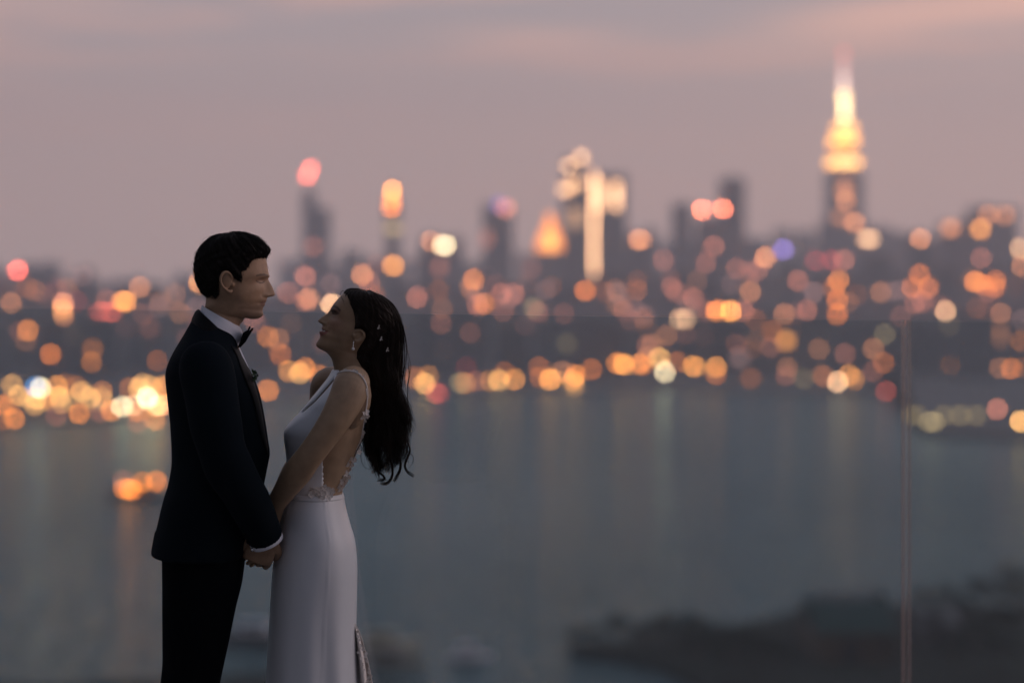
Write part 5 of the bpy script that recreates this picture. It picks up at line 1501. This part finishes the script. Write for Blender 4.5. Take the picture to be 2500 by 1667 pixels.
# ---- gown
bb_ = BVHTree.FromPolygons([tuple(p) for p in mesh_co(bme)], [tuple(p.vertices) for p in bme.polygons])
P = btorso.P; nrm = btorso.normals()
qv = to_px(P.reshape(-1, 3)); dv = depth_of(P.reshape(-1, 3))
P4l = lambda L_: [b4_(p) for p in L_]
front = P4l([(745, 20), (728, 60), (705, 150), (670, 290), (610, 480), (600, 700), (578, 860), (577, 1230), (120, 1230), (120, 560), (330, 380), (520, 110), (640, 0)])
slit = P4l([(705, 85), (620, 180), (500, 320), (385, 432), (398, 440), (520, 335), (640, 205), (700, 130)])
m_ = in_poly(qv, front)
near_side = dv < 0
m_ &= ~(in_poly(qv, slit) & near_side)
m_[~near_side] &= in_poly(qv[~near_side], front)
off = .0045
gv = (P + nrm * off).reshape(-1, 3)
tb_ = BVHTree.FromPolygons([tuple(p) for p in P.reshape(-1, 3)], btorso.vf()[1][:-2])
allf = np.array(grid_faces(btorso.nr, btorso.ns))
cnt_ = m_[allf].sum(1)
use = allf[(cnt_ >= 1) & ((cnt_ == 4) | (near_side[allf].all(1)))]
bnd = np.unique(use[~m_[use]])
def nearest_on(poly, p):
    poly = np.asarray(poly, float); best = (1e9, p)
    for i in range(len(poly)):
        a_, b_ = poly[i], poly[(i + 1) % len(poly)]; ab = b_ - a_
        t_ = np.clip(np.dot(p - a_, ab) / (np.dot(ab, ab) + 1e-9), 0, 1); c_ = a_ + t_ * ab; d_ = np.hypot(*(p - c_))
        if d_ < best[0]: best = (d_, c_)
    return best
for i in bnd:
    d1, c1_ = nearest_on(front, qv[i]); d2, c2_ = nearest_on(slit, qv[i])
    c_ = c1_ if d1 < d2 else c2_
    h = project(c_[0], c_[1], tb_, off)
    if h is not None and np.linalg.norm(h - gv[i]) < .03: gv[i] = h
sel = np.unique(use); idx = -np.ones(len(gv), int); idx[sel] = np.arange(len(sel))
ff = [tuple(idx[q_]) for q_ in use]
sk = [((690, 1198), (835, 1203), .124), ((687, 1212), (838, 1212), .127), ((684, 1240), (843, 1240), .140), ((684, 1280), (854, 1280), .157), ((678, 1320), (865, 1320), .168), ((669, 1375), (870, 1375), .172), ((664, 1430), (870, 1430), .171), ((660, 1500), (868.5, 1500), .169),
      ((655, 1580), (868.5, 1580), .169), ((650, 1667), (872, 1667), .171), ((640, 1800), (882, 1800), .18), ((622, 2000), (900, 2000), .20), ((600, 2195), (930, 2195), .24)]
def skirt_disp(lo, P, un, C, S):
    t_ = lo.t[:, None]; ph = lo.ph[None]
    k = smst(t_, 4, 10)
    d = k * (.006 * np.sin(ph * 5 + 1) + .004 * np.sin(ph * 9 + t_ * .3)) * np.abs(S)[None] + .0016 * np.exp(-((ph + 1.95 - .02 * t_) / .018) ** 2)
    out = np.sign(S)[None] * np.abs(S)[None]
    return P + UY[None, None] * (d * out)[..., None]
sl_ = Loft(sk, 150, 150, bias=0, disp=skirt_disp, caps=False)
gown = obj('gown', *sl_.vf(), satin, bride); solid(gown, .002, 1)
bod = new_mesh('bodice', gv[sel], ff)
bodice = link('bodice', bod, satin, gown); solid(bodice, .0025, 1)
# shoulder strap edges and waist seam
def cord(pts, bvh, rad, name, mt, par, off=.002, conv=b4_, n_=50, dfall=-.1):
    c = cr(np.array([conv(p) for p in pts], float), n_); out = []
    for p in c:
        h = project(p[0], p[1], bvh, off)
        out.append(h if h is not None else np.array([np.nan] * 3))
    out = np.array(out); ok_ = ~np.isnan(out[:, 0]); 
    if ok_.sum() < 4: return None
    out = out[ok_]
    return obj(name, *tube(out, rad, 8), mt, par)
cord([(700, 60), (760, 28), (850, 22), (930, 52), (985, 125), (1008, 220), (1002, 330), (985, 430)], bb_, .0022, 'strap', lacem, gown)
cord([(995, 190), (1004, 300), (990, 420), (965, 560), (940, 690), (905, 800), (868, 890), (835, 980), (795, 1080), (762, 1170)], bb_, .0016, 'strap', lacem, gown)
# lace flowers along the open back and at the waist
pet = MB()
for k in range(5):
    a = k * 2 * math.pi / 5
    c = np.array([math.cos(a) * .6, math.sin(a) * .6, 0.0]); 
    ring_ = [(c[0] + .42 * math.cos(b_), c[1] + .42 * math.sin(b_), .12 + .1 * math.cos(b_ - a)) for b_ in np.linspace(0, 2 * math.pi, 7, endpoint=False)]
    n0 = len(pet.v); pet.add(ring_ + [(c[0], c[1], .02)], [(i, (i + 1) % 7, 7) for i in range(7)])
cen, cf = ellipsoid((0, 0, .1), np.eye(3) * np.array([.18, .18, .12]), 6, 4); pet.add(cen, cf)
LACE = new_mesh('lace_flower', pet.v, pet.f); LACE.materials.append(lacem)
gb = BVHTree.FromPolygons([tuple(p) for p in sl_.vf()[0]], sl_.vf()[1])
def flower(px, py, size, bvh, par, name='lace_flower', me=None, mt=None, off=.003):
    size *= 1.65
    hs = [h_ for h_ in (project(px, py, q_, off) for q_ in (bvh if isinstance(bvh, tuple) else (bvh,))) if h_ is not None]
    h = min(hs, key=lambda h_: h_[1]) if hs else W(px, py, -.06)
    o = bpy.data.objects.new(name, me or LACE); COL.objects.link(o); o.parent = par
    o.location = h; o.scale = (size,) * 3
    o.rotation_euler = (R(90) + rgn.normal() * .3, rgn.normal() * .3 , rgn.uniform(-.6, .6)); o.rotation_euler.rotate_axis('Z', rgn.uniform(0, 6))
    return o
for (x, y, s_) in [(990, 415, .0065), (965, 455, .006), (1000, 450, .0055), (975, 495, .0045), (962, 610, .005), (950, 650, .006), (938, 690, .005), (915, 745, .005), (900, 785, .006), (930, 795, .0045), (845, 860, .0045), (880, 875, .005), (815, 915, .005),
                   (850, 915, .0055), (838, 960, .0045), (800, 1000, .0055), (825, 1030, .0055), (775, 1040, .005), (795, 1070, .006), (752, 1080, .0055), (770, 1110, .006), (735, 1120, .005), (750, 1145, .0045), (733, 1160, .004)]:
    flower(*b4_((x, y)), s_, bb_, gown)
for (x, y, s_) in [(480, 1165, .005), (510, 1190, .0065), (545, 1170, .006), (560, 1205, .0075), (600, 1180, .0065), (635, 1165, .0055), (625, 1215, .0065), (600, 1140, .0045), (665, 1175, .005), (520, 1215, .0055), (470, 1205, .0045), (650, 1200, .0045)]:
    flower(*b4_((x, y)), s_ * 1.35, (gb, bb_), gown, off=.012)
for (x, y) in [(880, 22), (905, 35), (800, 20), (960, 75)]:
    flower(*b4_((x, y)), .004, bb_, gown)
# waistband
wb = Loft([((688, 1199), (836.5, 1203), .1265), ((686.5, 1206), (838, 1209), .1285), ((685.5, 1212), (839.5, 1214), .130)], 6, 100, bias=0, caps=False)
wbo = obj('waistband', *wb.vf(), satin, gown); solid(wbo, .002, 1)
# train with lace edge, behind
tr_rows = []
for y in np.linspace(1522, 2195, 40):
    xr = np.interp(y, [1522, 1545, 1587, 1640, 1667, 2195], [867, 880, 892, 905, 909, 1080]); xl = np.interp(y, [1522, 2195], [860, 900])
    for k in range(14):
        u = k / 13
        tr_rows.append(W(xl + (xr - xl) * u, y, -.03 + .05 * math.sin(u * 9 + y * .004) * (.4 + u * .3)))
trn = obj('train', tr_rows, grid_faces(40, 14, False), lacem, gown); solid(trn, .0015)
for y in np.arange(1528, 1680, 11):
    x = np.interp(y, [1522, 1545, 1587, 1640, 1667], [867, 880, 892, 905, 909])
    for j in range(2):
        o = bpy.data.objects.new('lace_flower', LACE); COL.objects.link(o); o.parent = gown
        o.location = W(x - rgn.uniform(0, 5) - j * rgn.uniform(4, 16) * smst(y, 1530, 1600), y + rgn.uniform(-4, 4), -.06); s_ = rgn.uniform(.003, .0055); o.scale = (s_,) * 3
        o.rotation_euler = (R(90) + rgn.normal() * .4, rgn.normal() * .4, rgn.uniform(-.6, .6))
# sheer veil hanging behind the skirt
vm = bpy.data.materials.new('sheer_tulle'); vm.use_nodes = True
t = vm.node_tree; t.nodes.clear()
tr1 = N(t, 'ShaderNodeBsdfTransparent'); tl = N(t, 'ShaderNodeBsdfTranslucent'); tl.inputs[0].default_value = (.75, .72, .75, 1)
df1 = N(t, 'ShaderNodeBsdfDiffuse'); df1.inputs[0].default_value = (.75, .72, .75, 1)
mA = N(t, 'ShaderNodeMixShader'); mA.inputs[0].default_value = .5; L(t, tl.outputs[0], mA.inputs[1]); L(t, df1.outputs[0], mA.inputs[2])
mB = N(t, 'ShaderNodeMixShader'); mB.inputs[0].default_value = .10; L(t, tr1.outputs[0], mB.inputs[1]); L(t, mA.outputs[0], mB.inputs[2])
oo = N(t, 'ShaderNodeOutputMaterial'); L(t, mB.outputs[0], oo.inputs['Surface'])
vr = []
for y in np.linspace(1000, 2190, 40):
    xr = np.interp(y, [1000, 1060, 1160, 1400, 1667, 2190], [890, 872, 860, 880, 925, 1040]); xl = np.interp(y, [1000, 1200, 1667, 2190], [840, 800, 830, 860])
    for k in range(20):
        u = k / 19
        vr.append(W(xl + (xr - xl) * u, y, .06 + .025 * math.sin(u * 16 + y * .003)))
veil = obj('veil', vr, grid_faces(40, 20, False), vm, bride)
# earring and hair flowers
er_ = empty
h0 = W(*b2_((985, 795)), -.073); h1 = W(*b2_((978, 868)), -.074)
earr = obj('earring', *tube(np.linspace(h0, h1, 8), .0009, 6), silver, bride)
v_, f_ = ellipsoid(W(*b2_((978, 884)), -.074), np.eye(3) * .0042, 14, 10); obj('pearl', v_, f_, pearl, earr)
for k in range(4):
    v_, f_ = ellipsoid(h0 + (h1 - h0) * (k + .5) / 4, np.eye(3) * .0017, 8, 6); obj('bead', v_, f_, pearl, earr)
hb = BVHTree.FromPolygons([tuple(p) for p in mesh_co(bhair.data)], [tuple(p.vertices) for p in bhair.data.polygons])
for (x, y) in [(1268, 640), (1295, 770), (1365, 893)]:
    for (dx, dy, s_) in [(0, 0, .0032), (-9, 14, .0026), (12, 10, .0026), (4, -18, .0022)]:
        flower(*b2_((x + dx, y + dy)), s_ * .5, hb, bride, 'hair_flower', off=.004)
# shoes under the gown
for off_ in (-.06, .06):
    v_, f_ = Loft([((700, 2150), (800, 2150), .03, 0, off_), ((660, 2180), (810, 2185), .035, .1, off_), ((640, 2203), (812, 2203), .034, .1, off_)], 12, 24).vf()
    obj('shoe', v_, f_, satin, bride)
